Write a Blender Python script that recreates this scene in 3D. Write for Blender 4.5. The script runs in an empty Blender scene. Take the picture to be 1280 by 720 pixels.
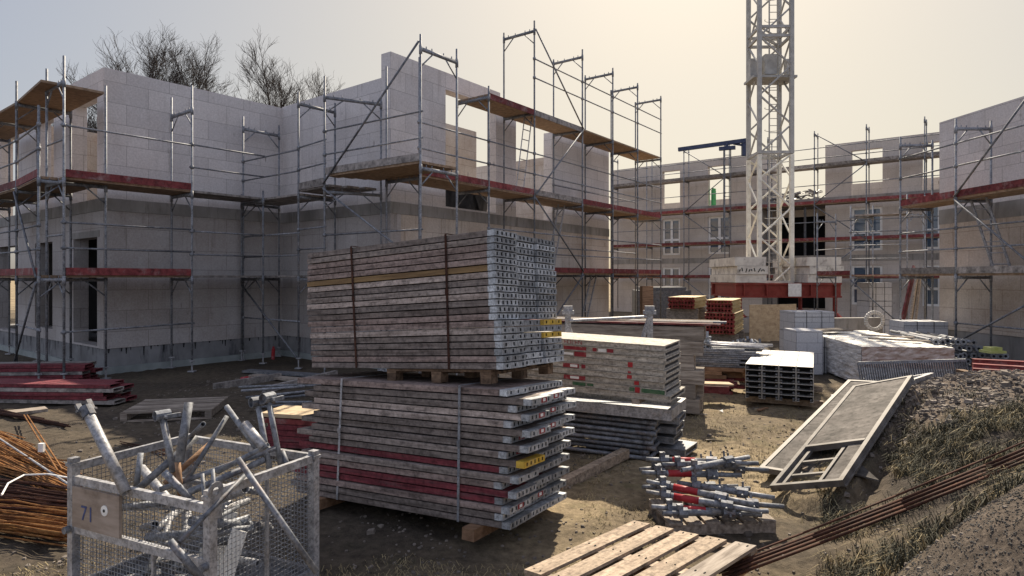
import bpy, math, random
from mathutils import Vector, Matrix, noise
rnd = random.Random(11)
C = bpy.context.scene.collection
F, HY, H = 800.0, 347.0, 2.3          # focal length in photo pixels, horizon row, eye height
V = Vector
def at(x, y, Y): return V(((x-640)/F*Y, Y, H-(y-HY)/F*Y))
def v2(p, z): return V((p[0], p[1], z))

# ------------------------------------------------------------------ materials
def nodes(name):
    m = bpy.data.materials.new(name); m.use_nodes = True
    nt = m.node_tree; b = nt.nodes['Principled BSDF']
    return m, nt, b
def N(nt, t, **kw):
    n = nt.nodes.new(t)
    for k, v in kw.items():
        if k.startswith('i_'):
            n.inputs[k[2:].replace('_', ' ')].default_value = v
        else: setattr(n, k, v)
    return n
def ramp(nt, stops, interp='LINEAR'):
    r = nt.nodes.new('ShaderNodeValToRGB'); cr = r.color_ramp; cr.interpolation = interp
    while len(cr.elements) < len(stops): cr.elements.new(.5)
    for e, (p, c) in zip(cr.elements, stops):
        e.position = p; e.color = (c[0], c[1], c[2], 1) if hasattr(c, '__len__') else (c, c, c, 1)
    return r
def coords(nt, stretch, rand=True):
    tc = N(nt, 'ShaderNodeTexCoord'); mp = N(nt, 'ShaderNodeMapping')
    mp.inputs['Scale'].default_value = stretch
    nt.links.new(tc.outputs['Object'], mp.inputs['Vector'])
    if rand:
        oi = N(nt, 'ShaderNodeObjectInfo')
        mu = N(nt, 'ShaderNodeMath', operation='MULTIPLY'); mu.inputs[1].default_value = 37.0
        nt.links.new(oi.outputs['Random'], mu.inputs[0])
        nt.links.new(mu.outputs[0], mp.inputs['Location'])
        return mp.outputs[0], oi.outputs['Random']
    return mp.outputs[0], None
def mixc(nt, a, b, fac, mode='MIX'):
    mx = N(nt, 'ShaderNodeMix', data_type='RGBA', blend_type=mode)
    for s, val in ((6, a), (7, b), (0, fac)):
        if hasattr(val, 'is_output'): nt.links.new(val, mx.inputs[s])
        elif s == 0: mx.inputs[0].default_value = val
        else: mx.inputs[s].default_value = (*val, 1)
    return mx.outputs[2]
def mat(name, c1, c2, scale=4, rough=.75, metal=0, stretch=(1, 1, 1), objvar=0., tints=None, stain=None, bump=.0, spec=.22, detail=7, lo=.35, hi=.65, grime=None):
    m, nt, b = nodes(name); L = nt.links.new
    co, rd = coords(nt, stretch)
    n = N(nt, 'ShaderNodeTexNoise', i_Scale=scale, i_Detail=detail, i_Roughness=.62); L(co, n.inputs['Vector'])
    r = ramp(nt, [(lo, c1), (hi, c2)]); L(n.outputs['Fac'], r.inputs[0]); col = r.outputs[0]
    if tints:
        t = ramp(nt, tints, 'CONSTANT'); L(rd, t.inputs[0]); col = mixc(nt, col, t.outputs[0], 1.0, 'MULTIPLY')
    if objvar:
        mr = N(nt, 'ShaderNodeMapRange'); mr.inputs[3].default_value = 1-objvar; mr.inputs[4].default_value = 1+objvar
        L(rd, mr.inputs[0]); col = mixc(nt, col, mr.outputs[0], 1.0, 'MULTIPLY')
    if stain:
        sc, sb, cs, amt = stain
        co2, _ = coords(nt, sb)
        n2 = N(nt, 'ShaderNodeTexNoise', i_Scale=sc, i_Detail=8, i_Roughness=.7); L(co2, n2.inputs['Vector'])
        r2 = ramp(nt, [(.52, 0), (.68, amt)]); L(n2.outputs['Fac'], r2.inputs[0]); col = mixc(nt, col, cs, r2.outputs[0])
    if grime:
        co3, _ = coords(nt, (1, 1, 1))
        n3 = N(nt, 'ShaderNodeTexNoise', i_Scale=grime, i_Detail=6, i_Roughness=.7); L(co3, n3.inputs['Vector'])
        r3 = ramp(nt, [(.36, .55), (.5, 1.0), (.66, 1.3)]); L(n3.outputs['Fac'], r3.inputs[0]); col = mixc(nt, col, r3.outputs[0], 1.0, 'MULTIPLY')
    L(col, b.inputs['Base Color'])
    rr = N(nt, 'ShaderNodeMapRange'); rr.inputs[3].default_value = max(.05, rough-.12); rr.inputs[4].default_value = min(1, rough+.12)
    L(n.outputs['Fac'], rr.inputs[0]); L(rr.outputs[0], b.inputs['Roughness'])
    b.inputs['Metallic'].default_value = metal; b.inputs['Specular IOR Level'].default_value = spec
    if bump:
        bp = N(nt, 'ShaderNodeBump'); bp.inputs['Strength'].default_value = bump; bp.inputs['Distance'].default_value = .02
        L(n.outputs['Fac'], bp.inputs['Height']); L(bp.outputs[0], b.inputs['Normal'])
    return m
def block_mat(name, c1, c2, mortar, bw, bh, stainc, stain_amt, warm=None):
    """masonry laid in metres of the wall's own UV, with rain streaks and blotches"""
    m, nt, b = nodes(name); L = nt.links.new
    uv = N(nt, 'ShaderNodeUVMap', uv_map='wall')
    br = N(nt, 'ShaderNodeTexBrick', offset=.5, i_Scale=1.0, i_Mortar_Size=.0065, i_Mortar_Smooth=.1, i_Bias=.0, i_Brick_Width=bw, i_Row_Height=bh)
    br.inputs['Color1'].default_value = (*c1, 1); br.inputs['Color2'].default_value = (*c2, 1); br.inputs['Mortar'].default_value = (*mortar, 1)
    L(uv.outputs[0], br.inputs['Vector'])
    col = br.outputs['Color']
    tc = N(nt, 'ShaderNodeTexCoord')
    n1 = N(nt, 'ShaderNodeTexNoise', i_Scale=.55, i_Detail=8, i_Roughness=.65); L(tc.outputs['Object'], n1.inputs['Vector'])
    r1 = ramp(nt, [(.42, 0), (.72, stain_amt)]); L(n1.outputs['Fac'], r1.inputs[0]); col = mixc(nt, col, stainc, r1.outputs[0])
    mp = N(nt, 'ShaderNodeMapping'); mp.inputs['Scale'].default_value = (3.2, .28, 1); L(uv.outputs[0], mp.inputs['Vector'])
    n2 = N(nt, 'ShaderNodeTexNoise', i_Scale=1.5, i_Detail=7, i_Roughness=.7); L(mp.outputs[0], n2.inputs['Vector'])
    r2 = ramp(nt, [(.56, 0), (.74, stain_amt*.9)]); L(n2.outputs['Fac'], r2.inputs[0]); col = mixc(nt, col, tuple(k*.55 for k in stainc), r2.outputs[0])
    n3 = N(nt, 'ShaderNodeTexNoise', i_Scale=26, i_Detail=5); L(tc.outputs['Object'], n3.inputs['Vector'])
    r3 = ramp(nt, [(.3, .86), (.7, 1.1)]); L(n3.outputs['Fac'], r3.inputs[0]); col = mixc(nt, col, r3.outputs[0], 1.0, 'MULTIPLY')
    # odd chases and patches where mortar or tape was smeared
    mp4 = N(nt, 'ShaderNodeMapping'); mp4.inputs['Scale'].default_value = (2.2, .5, 1); mp4.inputs['Location'].default_value = (7, 3, 0); L(uv.outputs[0], mp4.inputs['Vector'])
    n4 = N(nt, 'ShaderNodeTexVoronoi', i_Scale=.9); L(mp4.outputs[0], n4.inputs['Vector'])
    r4 = ramp(nt, [(.03, .75), (.06, 0)]); L(n4.outputs['Distance'], r4.inputs[0]); col = mixc(nt, col, (.13, .11, .1), r4.outputs[0])
    n6 = N(nt, 'ShaderNodeTexNoise', i_Scale=2.6, i_Detail=9, i_Roughness=.75); L(tc.outputs['Object'], n6.inputs['Vector'])
    r6 = ramp(nt, [(.60, 0), (.70, .45)]); L(n6.outputs['Fac'], r6.inputs[0]); col = mixc(nt, col, (.66, .63, .60), r6.outputs[0])
    r7 = ramp(nt, [(.30, .55), (.38, 0)]); L(n6.outputs['Fac'], r7.inputs[0]); col = mixc(nt, col, tuple(k*.6 for k in stainc), r7.outputs[0])
    L(col, b.inputs['Base Color']); b.inputs['Roughness'].default_value = .93; b.inputs['Specular IOR Level'].default_value = .2
    bp = N(nt, 'ShaderNodeBump'); bp.inputs['Strength'].default_value = .35; bp.inputs['Distance'].default_value = .01
    iv = N(nt, 'ShaderNodeMath', operation='SUBTRACT'); iv.inputs[0].default_value = 1; L(br.outputs['Fac'], iv.inputs[1])
    L(iv.outputs[0], bp.inputs['Height']); L(bp.outputs[0], b.inputs['Normal'])
    return m
M = {}
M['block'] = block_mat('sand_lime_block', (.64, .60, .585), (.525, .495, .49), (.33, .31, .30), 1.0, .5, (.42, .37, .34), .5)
M['block_low'] = block_mat('darker_block', (.47, .445, .44), (.385, .363, .357), (.24, .225, .22), 1.0, .5, (.26, .21, .175), .6)  # darker than the upper block, with more stain
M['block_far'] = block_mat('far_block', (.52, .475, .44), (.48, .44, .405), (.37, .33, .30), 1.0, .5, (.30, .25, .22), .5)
M['block_warm'] = block_mat('stained_bounce_block', (.56, .50, .44), (.51, .45, .40), (.30, .25, .22), 1.0, .5, (.31, .22, .15), .75)  # base warmed to carry bounced light, under real brown stains
M['slab'] = mat('cast_concrete', (.20, .19, .18), (.33, .315, .30), 1.3, .9, stretch=(1, 1, .5), bump=.15, stain=(3, (2, 2, .3), (.12, .11, .1), .7))
M['plinth'] = mat('plinth_render', (.16, .16, .165), (.26, .26, .265), 1.1, .9, bump=.1, stain=(2.2, (1.5, 1.5, .35), (.06, .06, .07), .85))
M['plinth_foot'] = mat('insulation_foot', (.22, .245, .24), (.32, .345, .34), 2, .9)
M['galv'] = mat('galvanised_steel', (.13, .135, .15), (.27, .28, .30), 9, .62, .35, objvar=.25, stain=(6, (1, 1, 1), (.30, .27, .24), .6), grime=38)
M['galv_dark'] = mat('weathered_steel_tube', (.10, .105, .12), (.21, .22, .24), 9, .62, .35, objvar=.25, stain=(7, (1, 1, 1), (.17, .11, .08), .5), grime=38)
M['galv_light'] = mat('bright_galvanised_steel', (.22, .22, .23), (.38, .38, .395), 9, .55, .35, objvar=.15, stain=(5, (1, 1, 1), (.33, .29, .25), .5), grime=38)
M['steel_cap'] = mat('steel_end_plate', (.27, .285, .30), (.46, .48, .50), 14, .5, .35, objvar=.35, stain=(9, (1, 1, 1), (.20, .19, .19), .8), grime=40)
M['deckwood'] = mat('deck_wood', (.17, .115, .075), (.33, .235, .16), 3, .85, stretch=(3, 3, 3), objvar=.3, bump=.1)
M['deckunder'] = mat('warm_deck_wood', (.21, .145, .095), (.36, .255, .175), 3, .85, stretch=(3, 3, 3), objvar=.2)
M['deckgrey'] = mat('grey_deck_board', (.15, .135, .125), (.30, .27, .25), 4, .85, objvar=.3, grime=11)
M['toe_red'] = mat('red_toe_board', (.125, .026, .028), (.195, .045, .045), 5, .7, objvar=.3, stain=(3, (1, 1, 1), (.26, .19, .18), .8), grime=9)
M['plank'] = mat('weathered_plank', (.12, .10, .088), (.30, .262, .24), 3.0, .85, stretch=(.6, 7, 10), bump=.25, lo=.3, hi=.7, objvar=.3,
    tints=[(0, (1, .97, .96)), (.2, (.8, .75, .73)), (.36, (1.15, 1.12, 1.1)), (.52, (.66, .64, .63)), (.68, (.95, .84, .82)), (.84, (1.25, 1.2, 1.17))], stain=(4, (1.2, 3, 5), (.07, .055, .05), .75), grime=22)
M['plank_orange'] = mat('orange_brown_plank', (.13, .08, .04), (.25, .165, .08), 3.2, .85, stretch=(.7, 9, 14), bump=.25)
M['plank_red'] = mat('red_painted_plank', (.10, .02, .028), (.20, .045, .052), 3.2, .8, stretch=(.7, 9, 14), bump=.2, stain=(5, (.6, 4, 6), (.10, .07, .068), .7), grime=20)
M['cap_yellow'] = mat('yellow_end_plate', (.45, .28, .04), (.65, .45, .08), 12, .6, .1, stain=(9, (1, 1, 1), (.3, .25, .2), .6))
M['dark'] = mat('void_shade', (.012, .012, .014), (.02, .02, .022), 4, .95, spec=.1)  # near-black backing that paints the shade inside openings and hollows
M['pale_wood'] = mat('pale_pallet_wood', (.215, .165, .12), (.375, .295, .22), 2.6, .8, stretch=(1, 9, 9), objvar=.25, bump=.2, stain=(4, (1, 3, 3), (.17, .12, .09), .75), grime=24)
M['old_wood'] = mat('old_grey_wood', (.13, .105, .085), (.33, .285, .24), 3, .85, stretch=(1, 8, 8), objvar=.3, bump=.2)
M['brown_wood'] = mat('brown_timber', (.16, .09, .05), (.33, .2, .12), 3, .8, stretch=(1, 7, 7), objvar=.3, bump=.15)
M['dark_wood'] = mat('dark_pallet_wood', (.08, .05, .032), (.19, .125, .08), 3, .85, stretch=(1, 7, 7), objvar=.3, grime=20)
M['beige_ply'] = mat('beige_plywood', (.36, .27, .17), (.50, .39, .26), 2, .8, stretch=(1, 5, 5), stain=(6, (1, 1, 1), (.18, .12, .08), .7))
M['grey_ply'] = mat('grey_brown_plywood', (.20, .155, .12), (.34, .28, .235), 2.5, .8, stretch=(1, 5, 5), stain=(6, (1, 1, 1), (.12, .09, .07), .6))
M['rail_worn'] = mat('worn_aluminium_rail', (.09, .083, .078), (.18, .168, .158), 6, .6, .2, stain=(5, (1, 1, 1), (.1, .085, .07), .7))
M['red_steel'] = mat('red_painted_steel', (.15, .022, .018), (.25, .045, .035), 4, .55, .0, stain=(4, (1, 1, 1), (.12, .05, .04), .6))
M['red_paint'] = mat('bright_red_sleeve', (.25, .016, .022), (.38, .035, .04), 8, .5, stain=(7, (1, 1, 1), (.33, .3, .3), .5))
M['ballast'] = mat('ballast_concrete', (.45, .42, .385), (.64, .61, .55), 2.2, .9, bump=.2, stain=(2.6, (1, 1, .8), (.11, .1, .09), .85))
M['cream_paint'] = mat('cream_mast_paint', (.58, .55, .47), (.74, .71, .62), 3, .55, stain=(5, (1, 1, 1), (.3, .25, .2), .5))
M['shade_grey'] = mat('shade_grey_paint', (.29, .28, .265), (.42, .41, .385), 3, .6)  # backlit shade of the cream mast put into a grey paint
M['rust'] = mat('rusty_bar', (.17, .065, .02), (.36, .18, .06), 16, .8, .15, stretch=(1, 1, 1), objvar=.25, stain=(3, (1, 1, 1), (.06, .025, .015), .8))
M['rust_dark'] = mat('dark_rusty_bar', (.028, .013, .010), (.085, .036, .022), 16, .8, .2, objvar=.25)
M['white_board'] = mat('painted_panel', (.26, .238, .205), (.47, .435, .375), 4, .75, stretch=(1.2, 5, 5), objvar=.12, stain=(4, (1, 3, 3), (.17, .15, .13), .8), bump=.1, grime=26)
M['maroon'] = mat('maroon_print', (.20, .02, .03), (.28, .05, .05), 9, .7, stain=(9, (1, 1, 1), (.4, .35, .32), .5))
M['green_mark'] = mat('green_smear', (.03, .09, .045), (.10, .16, .09), 16, .8)
M['white_label'] = mat('white_label', (.6, .59, .57), (.78, .77, .74), 9, .6)
M['blue_ink'] = mat('blue_marking', (.03, .045, .13), (.07, .09, .2), 20, .6)
M['ink'] = mat('black_marking', (.02, .02, .02), (.05, .05, .05), 20, .8)
M['silver'] = mat('silver_sheet', (.36, .35, .335), (.48, .465, .44), 3, .5, .2, objvar=.1)
M['white_block'] = block_mat('aerated_block', (.50, .50, .515), (.46, .46, .48), (.27, .27, .285), .5, .25, (.5, .49, .48), .3)
M['wrap'] = mat('shrink_wrap', (.40, .39, .38), (.74, .73, .72), 3.5, .28, 0, stretch=(1.5, .6, 5), bump=.7, stain=(3, (.6, .6, 7), (.09, .09, .1), .85))
M['wrap_top'] = mat('wrap_top_sheet', (.62, .6, .55), (.78, .76, .71), 3, .35, 0, bump=.5, stain=(3, (1, 1, 1), (.4, .37, .33), .4))
M['wrap_orange'] = mat('wrapped_orange_end', (.32, .20, .15), (.60, .52, .47), 4, .3, 0, stretch=(1, 1, 3), bump=.6)
M['yellow_wood'] = mat('yellow_formwork_beam', (.40, .29, .13), (.56, .44, .24), 4, .65, objvar=.2)
M['red_end'] = mat('red_beam_end', (.15, .022, .018), (.26, .045, .035), 8, .65, objvar=.3)
M['blue_beam'] = mat('dark_blue_beam', (.025, .035, .075), (.05, .065, .12), 4, .5)
M['frame_white'] = mat('white_window_frame', (.62, .62, .62), (.76, .76, .76), 5, .45)
M['bark'] = mat('bark', (.035, .028, .025), (.075, .06, .052), 6, .9)
M['blue_plastic'] = mat('blue_plastic', (.02, .09, .22), (.05, .17, .34), 4, .5)
M['hose'] = mat('pale_hose', (.5, .49, .46), (.68, .66, .62), 5, .5)
M['board_grey'] = mat('worn_deck_board', (.06, .054, .05), (.155, .14, .128), 2.4, .8, spec=.1, bump=.15, stain=(4, (1, 1, 1), (.2, .185, .17), .5), grime=14)
M['black_plate'] = mat('black_plate', (.018, .018, .02), (.05, .05, .055), 5, .6)
M['green_fabric'] = mat('green_sheet', (.04, .25, .09), (.08, .36, .14), 3, .7)
M['yellow_green'] = mat('lime_rag', (.38, .4, .12), (.55, .55, .25), 5, .8)
def glass_mat():
    m, nt, b = nodes('window_glass')
    b.inputs['Base Color'].default_value = (.045, .075, .12, 1); b.inputs['Roughness'].default_value = .06
    b.inputs['Specular IOR Level'].default_value = .9
    return m
M['glass'] = glass_mat()
def grass_mat(name, a, b_):
    m, nt, b = nodes(name)
    oi = N(nt, 'ShaderNodeTexCoord'); n = N(nt, 'ShaderNodeTexNoise', i_Scale=6.0, i_Detail=4); nt.links.new(oi.outputs['Object'], n.inputs['Vector'])
    r = ramp(nt, [(.35, a), (.65, b_)]); nt.links.new(n.outputs['Fac'], r.inputs[0]); nt.links.new(r.outputs[0], b.inputs['Base Color'])
    b.inputs['Roughness'].default_value = .8; b.inputs['Specular IOR Level'].default_value = .2
    return m
M['grass'] = grass_mat('rank_grass', (.024, .025, .017), (.095, .088, .06))
M['straw'] = grass_mat('dry_straw', (.17, .13, .07), (.38, .31, .175))
M['dark_stone'] = mat('dark_gravel', (.025, .024, .023), (.10, .095, .09), 3.0, .9)
M['stone'] = mat('stone_chip', (.07, .06, .052), (.24, .205, .175), 3.0, .9)
def ground_mat():
    m, nt, b = nodes('site_dirt'); L = nt.links.new
    tc = N(nt, 'ShaderNodeTexCoord')
    n1 = N(nt, 'ShaderNodeTexNoise', i_Scale=.55, i_Detail=9, i_Roughness=.62); L(tc.outputs['Object'], n1.inputs['Vector'])
    r1 = ramp(nt, [(.33, (.14, .108, .07)), (.5, (.265, .207, .132)), (.68, (.36, .285, .18))]); L(n1.outputs['Fac'], r1.inputs[0])
    n2 = N(nt, 'ShaderNodeTexNoise', i_Scale=9, i_Detail=9, i_Roughness=.72); L(tc.outputs['Object'], n2.inputs['Vector'])
    r2 = ramp(nt, [(.33, .5), (.66, 1.3)]); L(n2.outputs['Fac'], r2.inputs[0])
    col = mixc(nt, r1.outputs[0], r2.outputs[0], 1.0, 'MULTIPLY')
    n3 = N(nt, 'ShaderNodeTexNoise', i_Scale=1.6, i_Detail=8, i_Roughness=.75); L(tc.outputs['Object'], n3.inputs['Vector'])
    r3 = ramp(nt, [(.53, 0), (.66, .55)]); L(n3.outputs['Fac'], r3.inputs[0]); col = mixc(nt, col, (.13, .125, .055), r3.outputs[0])
    at_ = N(nt, 'ShaderNodeAttribute', attribute_name='zone')
    sp = N(nt, 'ShaderNodeSeparateColor'); L(at_.outputs['Color'], sp.inputs[0])
    n4 = N(nt, 'ShaderNodeTexNoise', i_Scale=22, i_Detail=8, i_Roughness=.75); L(tc.outputs['Object'], n4.inputs['Vector'])
    rg = ramp(nt, [(.32, (.016, .015, .014)), (.55, (.042, .039, .037)), (.76, (.12, .112, .105))]); L(n4.outputs['Fac'], rg.inputs[0])
    col = mixc(nt, col, rg.outputs[0], sp.outputs[0])
    rs = ramp(nt, [(.32, (.045, .036, .03)), (.55, (.12, .094, .075)), (.72, (.26, .205, .16))]); L(n4.outputs['Fac'], rs.inputs[0])
    col = mixc(nt, col, rs.outputs[0], sp.outputs[1])
    rw = ramp(nt, [(.3, (.018, .0155, .014)), (.7, (.062, .051, .043))]); L(n2.outputs['Fac'], rw.inputs[0])  # dark tone for painted ground shade and damp patches
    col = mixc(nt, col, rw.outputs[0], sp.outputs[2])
    L(col, b.inputs['Base Color']); b.inputs['Roughness'].default_value = .95; b.inputs['Specular IOR Level'].default_value = .15
    bp = N(nt, 'ShaderNodeBump'); bp.inputs['Strength'].default_value = .8; bp.inputs['Distance'].default_value = .03
    n5 = N(nt, 'ShaderNodeTexNoise', i_Scale=16, i_Detail=10, i_Roughness=.75); L(tc.outputs['Object'], n5.inputs['Vector'])
    L(n5.outputs['Fac'], bp.inputs['Height']); L(bp.outputs[0], b.inputs['Normal'])
    return m
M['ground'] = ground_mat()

# ------------------------------------------------------------------ mesh building
def wm(o):
    m = o.matrix_basis.copy()
    while o.parent: o = o.parent; m = o.matrix_basis @ m
    return m
def basis(d, up=V((0, 0, 1))):
    d = d.normalized(); up = V(up)
    if abs(d.dot(up)) > .98: up = V((0, 1, 0)) if abs(d.y) < .9 else V((1, 0, 0))
    s = d.cross(up).normalized(); u = s.cross(d).normalized()
    return d, s, u
class MB:
    def __init__(self): self.v = []; self.f = []; self.m = []; self.uv = {}
    def quad(self, *p, mi=0, uv=None):
        n = len(self.v); self.v += [V(q) for q in p]; self.f.append(tuple(range(n, n+len(p)))); self.m.append(mi)
        if uv: self.uv[len(self.f)-1] = uv
        return self
    def hexa(self, c, mi=0):
        n = len(self.v); self.v += [V(q) for q in c]
        for f in ((0, 3, 2, 1), (4, 5, 6, 7), (0, 1, 5, 4), (1, 2, 6, 5), (2, 3, 7, 6), (3, 0, 4, 7)):
            self.f.append(tuple(n+i for i in f)); self.m.append(mi)
        return self
    def box(self, lo, hi, mi=0):
        x0, y0, z0 = lo; x1, y1, z1 = hi
        return self.hexa([(x0, y0, z0), (x1, y0, z0), (x1, y1, z0), (x0, y1, z0), (x0, y0, z1), (x1, y0, z1), (x1, y1, z1), (x0, y1, z1)], mi)
    def bar(self, p, q, w, h, up=(0, 0, 1), mi=0):
        p, q = V(p), V(q); d, s, u = basis(q-p, up)
        c = []
        for e in (p, q):
            c.append([e-s*w/2-u*h/2, e+s*w/2-u*h/2, e+s*w/2+u*h/2, e-s*w/2+u*h/2])
        n = len(self.v); self.v += c[0]+c[1]
        for f in ((3, 2, 1, 0), (4, 5, 6, 7), (0, 1, 5, 4), (1, 2, 6, 5), (2, 3, 7, 6), (3, 0, 4, 7)):
            self.f.append(tuple(n+i for i in f)); self.m.append(mi)
        return self
    def tube(self, p, q, r, n=8, r2=None, mi=0, hollow=False, caps=True):
        p, q = V(p), V(q); d, s, u = basis(q-p); r2 = r if r2 is None else r2
        b = len(self.v)
        for e, rr in ((p, r), (q, r2)):
            for k in range(n):
                a = 2*math.pi*k/n; self.v.append(e+s*math.cos(a)*rr+u*math.sin(a)*rr)
        for k in range(n):
            k2 = (k+1) % n; self.f.append((b+k, b+k2, b+n+k2, b+n+k)); self.m.append(mi)
        if hollow:
            b2 = len(self.v); off = d*min(.12, (q-p).length*.2)
            for e, rr, o in ((p, r*.82, V()), (q, r2*.82, V()), (p, r*.82, off), (q, r2*.82, -off)):
                for k in range(n):
                    a = 2*math.pi*k/n; self.v.append(e+o+s*math.cos(a)*rr+u*math.sin(a)*rr)
            for k in range(n):
                k2 = (k+1) % n
                self.f += [(b+k2, b+k, b2+k, b2+k2), (b+n+k, b+n+k2, b2+n+k2, b2+n+k), (b2+k2, b2+k, b2+2*n+k, b2+2*n+k2), (b2+n+k, b2+n+k2, b2+3*n+k2, b2+3*n+k)]
                self.m += [mi]*4
            self.f += [tuple(b2+2*n+k for k in range(n)), tuple(b2+3*n+n-1-k for k in range(n))]; self.m += [mi]*2
        elif caps:
            self.f += [tuple(b+n-1-k for k in range(n)), tuple(b+n+k for k in range(n))]; self.m += [mi]*2
        return self
    def path(self, pts, r, n=6, mi=0):
        for a, b in zip(pts[:-1], pts[1:]): self.tube(a, b, r, n, mi=mi)
        return self
    def wall(self, O, d, nrm, x0, x1, z0, z1, th, ops=(), mi=0, z_of=None):
        """wall sheet with real openings: outer face on the line O + d*x, thickness inward"""
        O = V((O[0], O[1], 0)); d = V((d[0], d[1], 0)); nn = V((nrm[0], nrm[1], 0))
        xs = sorted({x0, x1, *[min(max(o[i], x0), x1) for o in ops for i in (0, 1)]}); zs = sorted({z0, z1, *[min(max(o[i], z0), z1) for o in ops for i in (2, 3)]})
        def P(x, z, k): return O+d*x-nn*(th*k)+V((0, 0, z))
        def solid(i, j):
            if i < 0 or j < 0 or i >= len(xs)-1 or j >= len(zs)-1: return False
            cx, cz = (xs[i]+xs[i+1])/2, (zs[j]+zs[j+1])/2
            return not any(o[0] < cx < o[1] and o[2] < cz < o[3] for o in ops)
        for i in range(len(xs)-1):
            for j in range(len(zs)-1):
                if not solid(i, j): continue
                a, b, c, e = xs[i], xs[i+1], zs[j], zs[j+1]
                self.quad(P(a, c, 0), P(b, c, 0), P(b, e, 0), P(a, e, 0), mi=mi, uv=[(a, c), (b, c), (b, e), (a, e)])
                self.quad(P(b, c, 1), P(a, c, 1), P(a, e, 1), P(b, e, 1), mi=mi, uv=[(b, c), (a, c), (a, e), (b, e)])
                if not solid(i-1, j): self.quad(P(a, c, 1), P(a, c, 0), P(a, e, 0), P(a, e, 1), mi=mi, uv=[(a-th, c), (a, c), (a, e), (a-th, e)])
                if not solid(i+1, j): self.quad(P(b, c, 0), P(b, c, 1), P(b, e, 1), P(b, e, 0), mi=mi, uv=[(b, c), (b+th, c), (b+th, e), (b, e)])
                if not solid(i, j+1): self.quad(P(a, e, 0), P(b, e, 0), P(b, e, 1), P(a, e, 1), mi=mi, uv=[(a, e), (b, e), (b, e+th), (a, e+th)])
                if not solid(i, j-1): self.quad(P(a, c, 1), P(b, c, 1), P(b, c, 0), P(a, c, 0), mi=mi, uv=[(a, c), (b, c), (b, c+th), (a, c+th)])
        return self
    def build(self, name, mats, parent=None, world=True, smooth=False, origin='base'):
        mats = mats if isinstance(mats, (list, tuple)) else [mats]
        if parent is not None: T = wm(parent).inverted() if world else Matrix(); loc = None
        elif world:
            xs = [p.x for p in self.v]; ys = [p.y for p in self.v]; zs = [p.z for p in self.v]
            loc = V(((min(xs)+max(xs))/2, (min(ys)+max(ys))/2, min(zs))); T = Matrix.Translation(-loc)
        else: T = Matrix(); loc = None
        me = bpy.data.meshes.new(name); me.from_pydata([T @ p for p in self.v], [], self.f)
        for m in mats: me.materials.append(M[m] if isinstance(m, str) else m)
        me.polygons.foreach_set('material_index', self.m)
        if self.uv:
            ul = me.uv_layers.new(name='wall')
            for k, uv in self.uv.items():
                p = me.polygons[k]
                for li, c in zip(p.loop_indices, uv): ul.data[li].uv = c
        if smooth: me.polygons.foreach_set('use_smooth', [len(f) <= 4 for f in self.f])
        o = bpy.data.objects.new(name, me); C.objects.link(o)
        if parent is not None: o.parent = parent
        elif loc is not None: o.location = loc
        return o
def tag(o, label, cat, group=None, kind=None):
    if label: o['label'] = label
    if cat: o['category'] = cat
    if group: o['group'] = group
    if kind: o['kind'] = kind
    return o
def thing(name, label, cat, loc=(0, 0, 0), rot=None, group=None):
    o = bpy.data.objects.new(name, None); C.objects.link(o); o.empty_display_size = .2
    o.location = loc
    if rot is not None: o.rotation_euler = rot
    return tag(o, label, cat, group)
def copy_tree(o, parent=None):
    c = o.copy(); C.objects.link(c)
    if parent is not None: c.parent = parent
    for ch in list(o.children): copy_tree(ch, c)
    return c
def text_mesh(body, size, mi=0):
    cu = bpy.data.curves.new('lettering', 'FONT'); cu.body = body; cu.size = size; cu.extrude = .0008
    o = bpy.data.objects.new('lettering', cu); C.objects.link(o)
    dg = bpy.context.evaluated_depsgraph_get(); me = bpy.data.meshes.new_from_object(o.evaluated_get(dg))
    bpy.data.objects.remove(o); bpy.data.curves.remove(cu)
    return me
def place_text(name, body, size, m, parent, origin, xdir, up):
    """lettering lying in the plane (xdir, up) at a world point, parented to the thing it is written on"""
    me = text_mesh(body, size); me.materials.clear(); me.materials.append(M[m])
    x = V(xdir).normalized(); z = x.cross(V(up)).normalized(); y = z.cross(x)
    R = Matrix(((x.x, y.x, z.x, 0), (x.y, y.y, z.y, 0), (x.z, y.z, z.z, 0), (0, 0, 0, 1)))
    me.transform(wm(parent).inverted() @ Matrix.Translation(V(origin)) @ R)
    o = bpy.data.objects.new(name, me); C.objects.link(o); o.parent = parent
    return o
ORD = ['topmost', 'second from the top', 'third from the top', 'fourth from the top', 'fifth from the top', 'sixth from the top', 'seventh from the top', 'eighth from the top', 'ninth from the top', 'tenth from the top',
       'eleventh from the top', 'twelfth from the top', 'thirteenth from the top', 'fourteenth from the top', 'fifteenth from the top', 'sixteenth from the top', 'seventeenth from the top', 'eighteenth from the top', 'nineteenth from the top', 'lowest']

# ------------------------------------------------------------------ camera, sun, sky
sc = bpy.context.scene
cam = bpy.data.cameras.new('camera'); co_ = bpy.data.objects.new('camera', cam); C.objects.link(co_)
co_.location = (0, 0, H); co_.rotation_euler = (math.pi/2, 0, 0)
cam.sensor_width = 36; cam.lens = 36*F/1280; cam.shift_y = -(360-HY)/1280; cam.clip_end = 2000; cam.clip_start = .05
sc.camera = co_
AZ, EL = math.radians(16), math.radians(45)
sun = bpy.data.lights.new('sun', 'SUN'); sun.energy = 4.8; sun.angle = math.radians(.6); sun.color = (1, .88, .70)
so = bpy.data.objects.new('sun', sun); C.objects.link(so)
sd = V((math.sin(AZ)*math.cos(EL), math.cos(AZ)*math.cos(EL), math.sin(EL)))
so.rotation_euler = sd.to_track_quat('Z', 'Y').to_euler(); so.location = (10, 20, 30)
w = bpy.data.worlds.new('World'); sc.world = w; w.use_nodes = True
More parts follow.
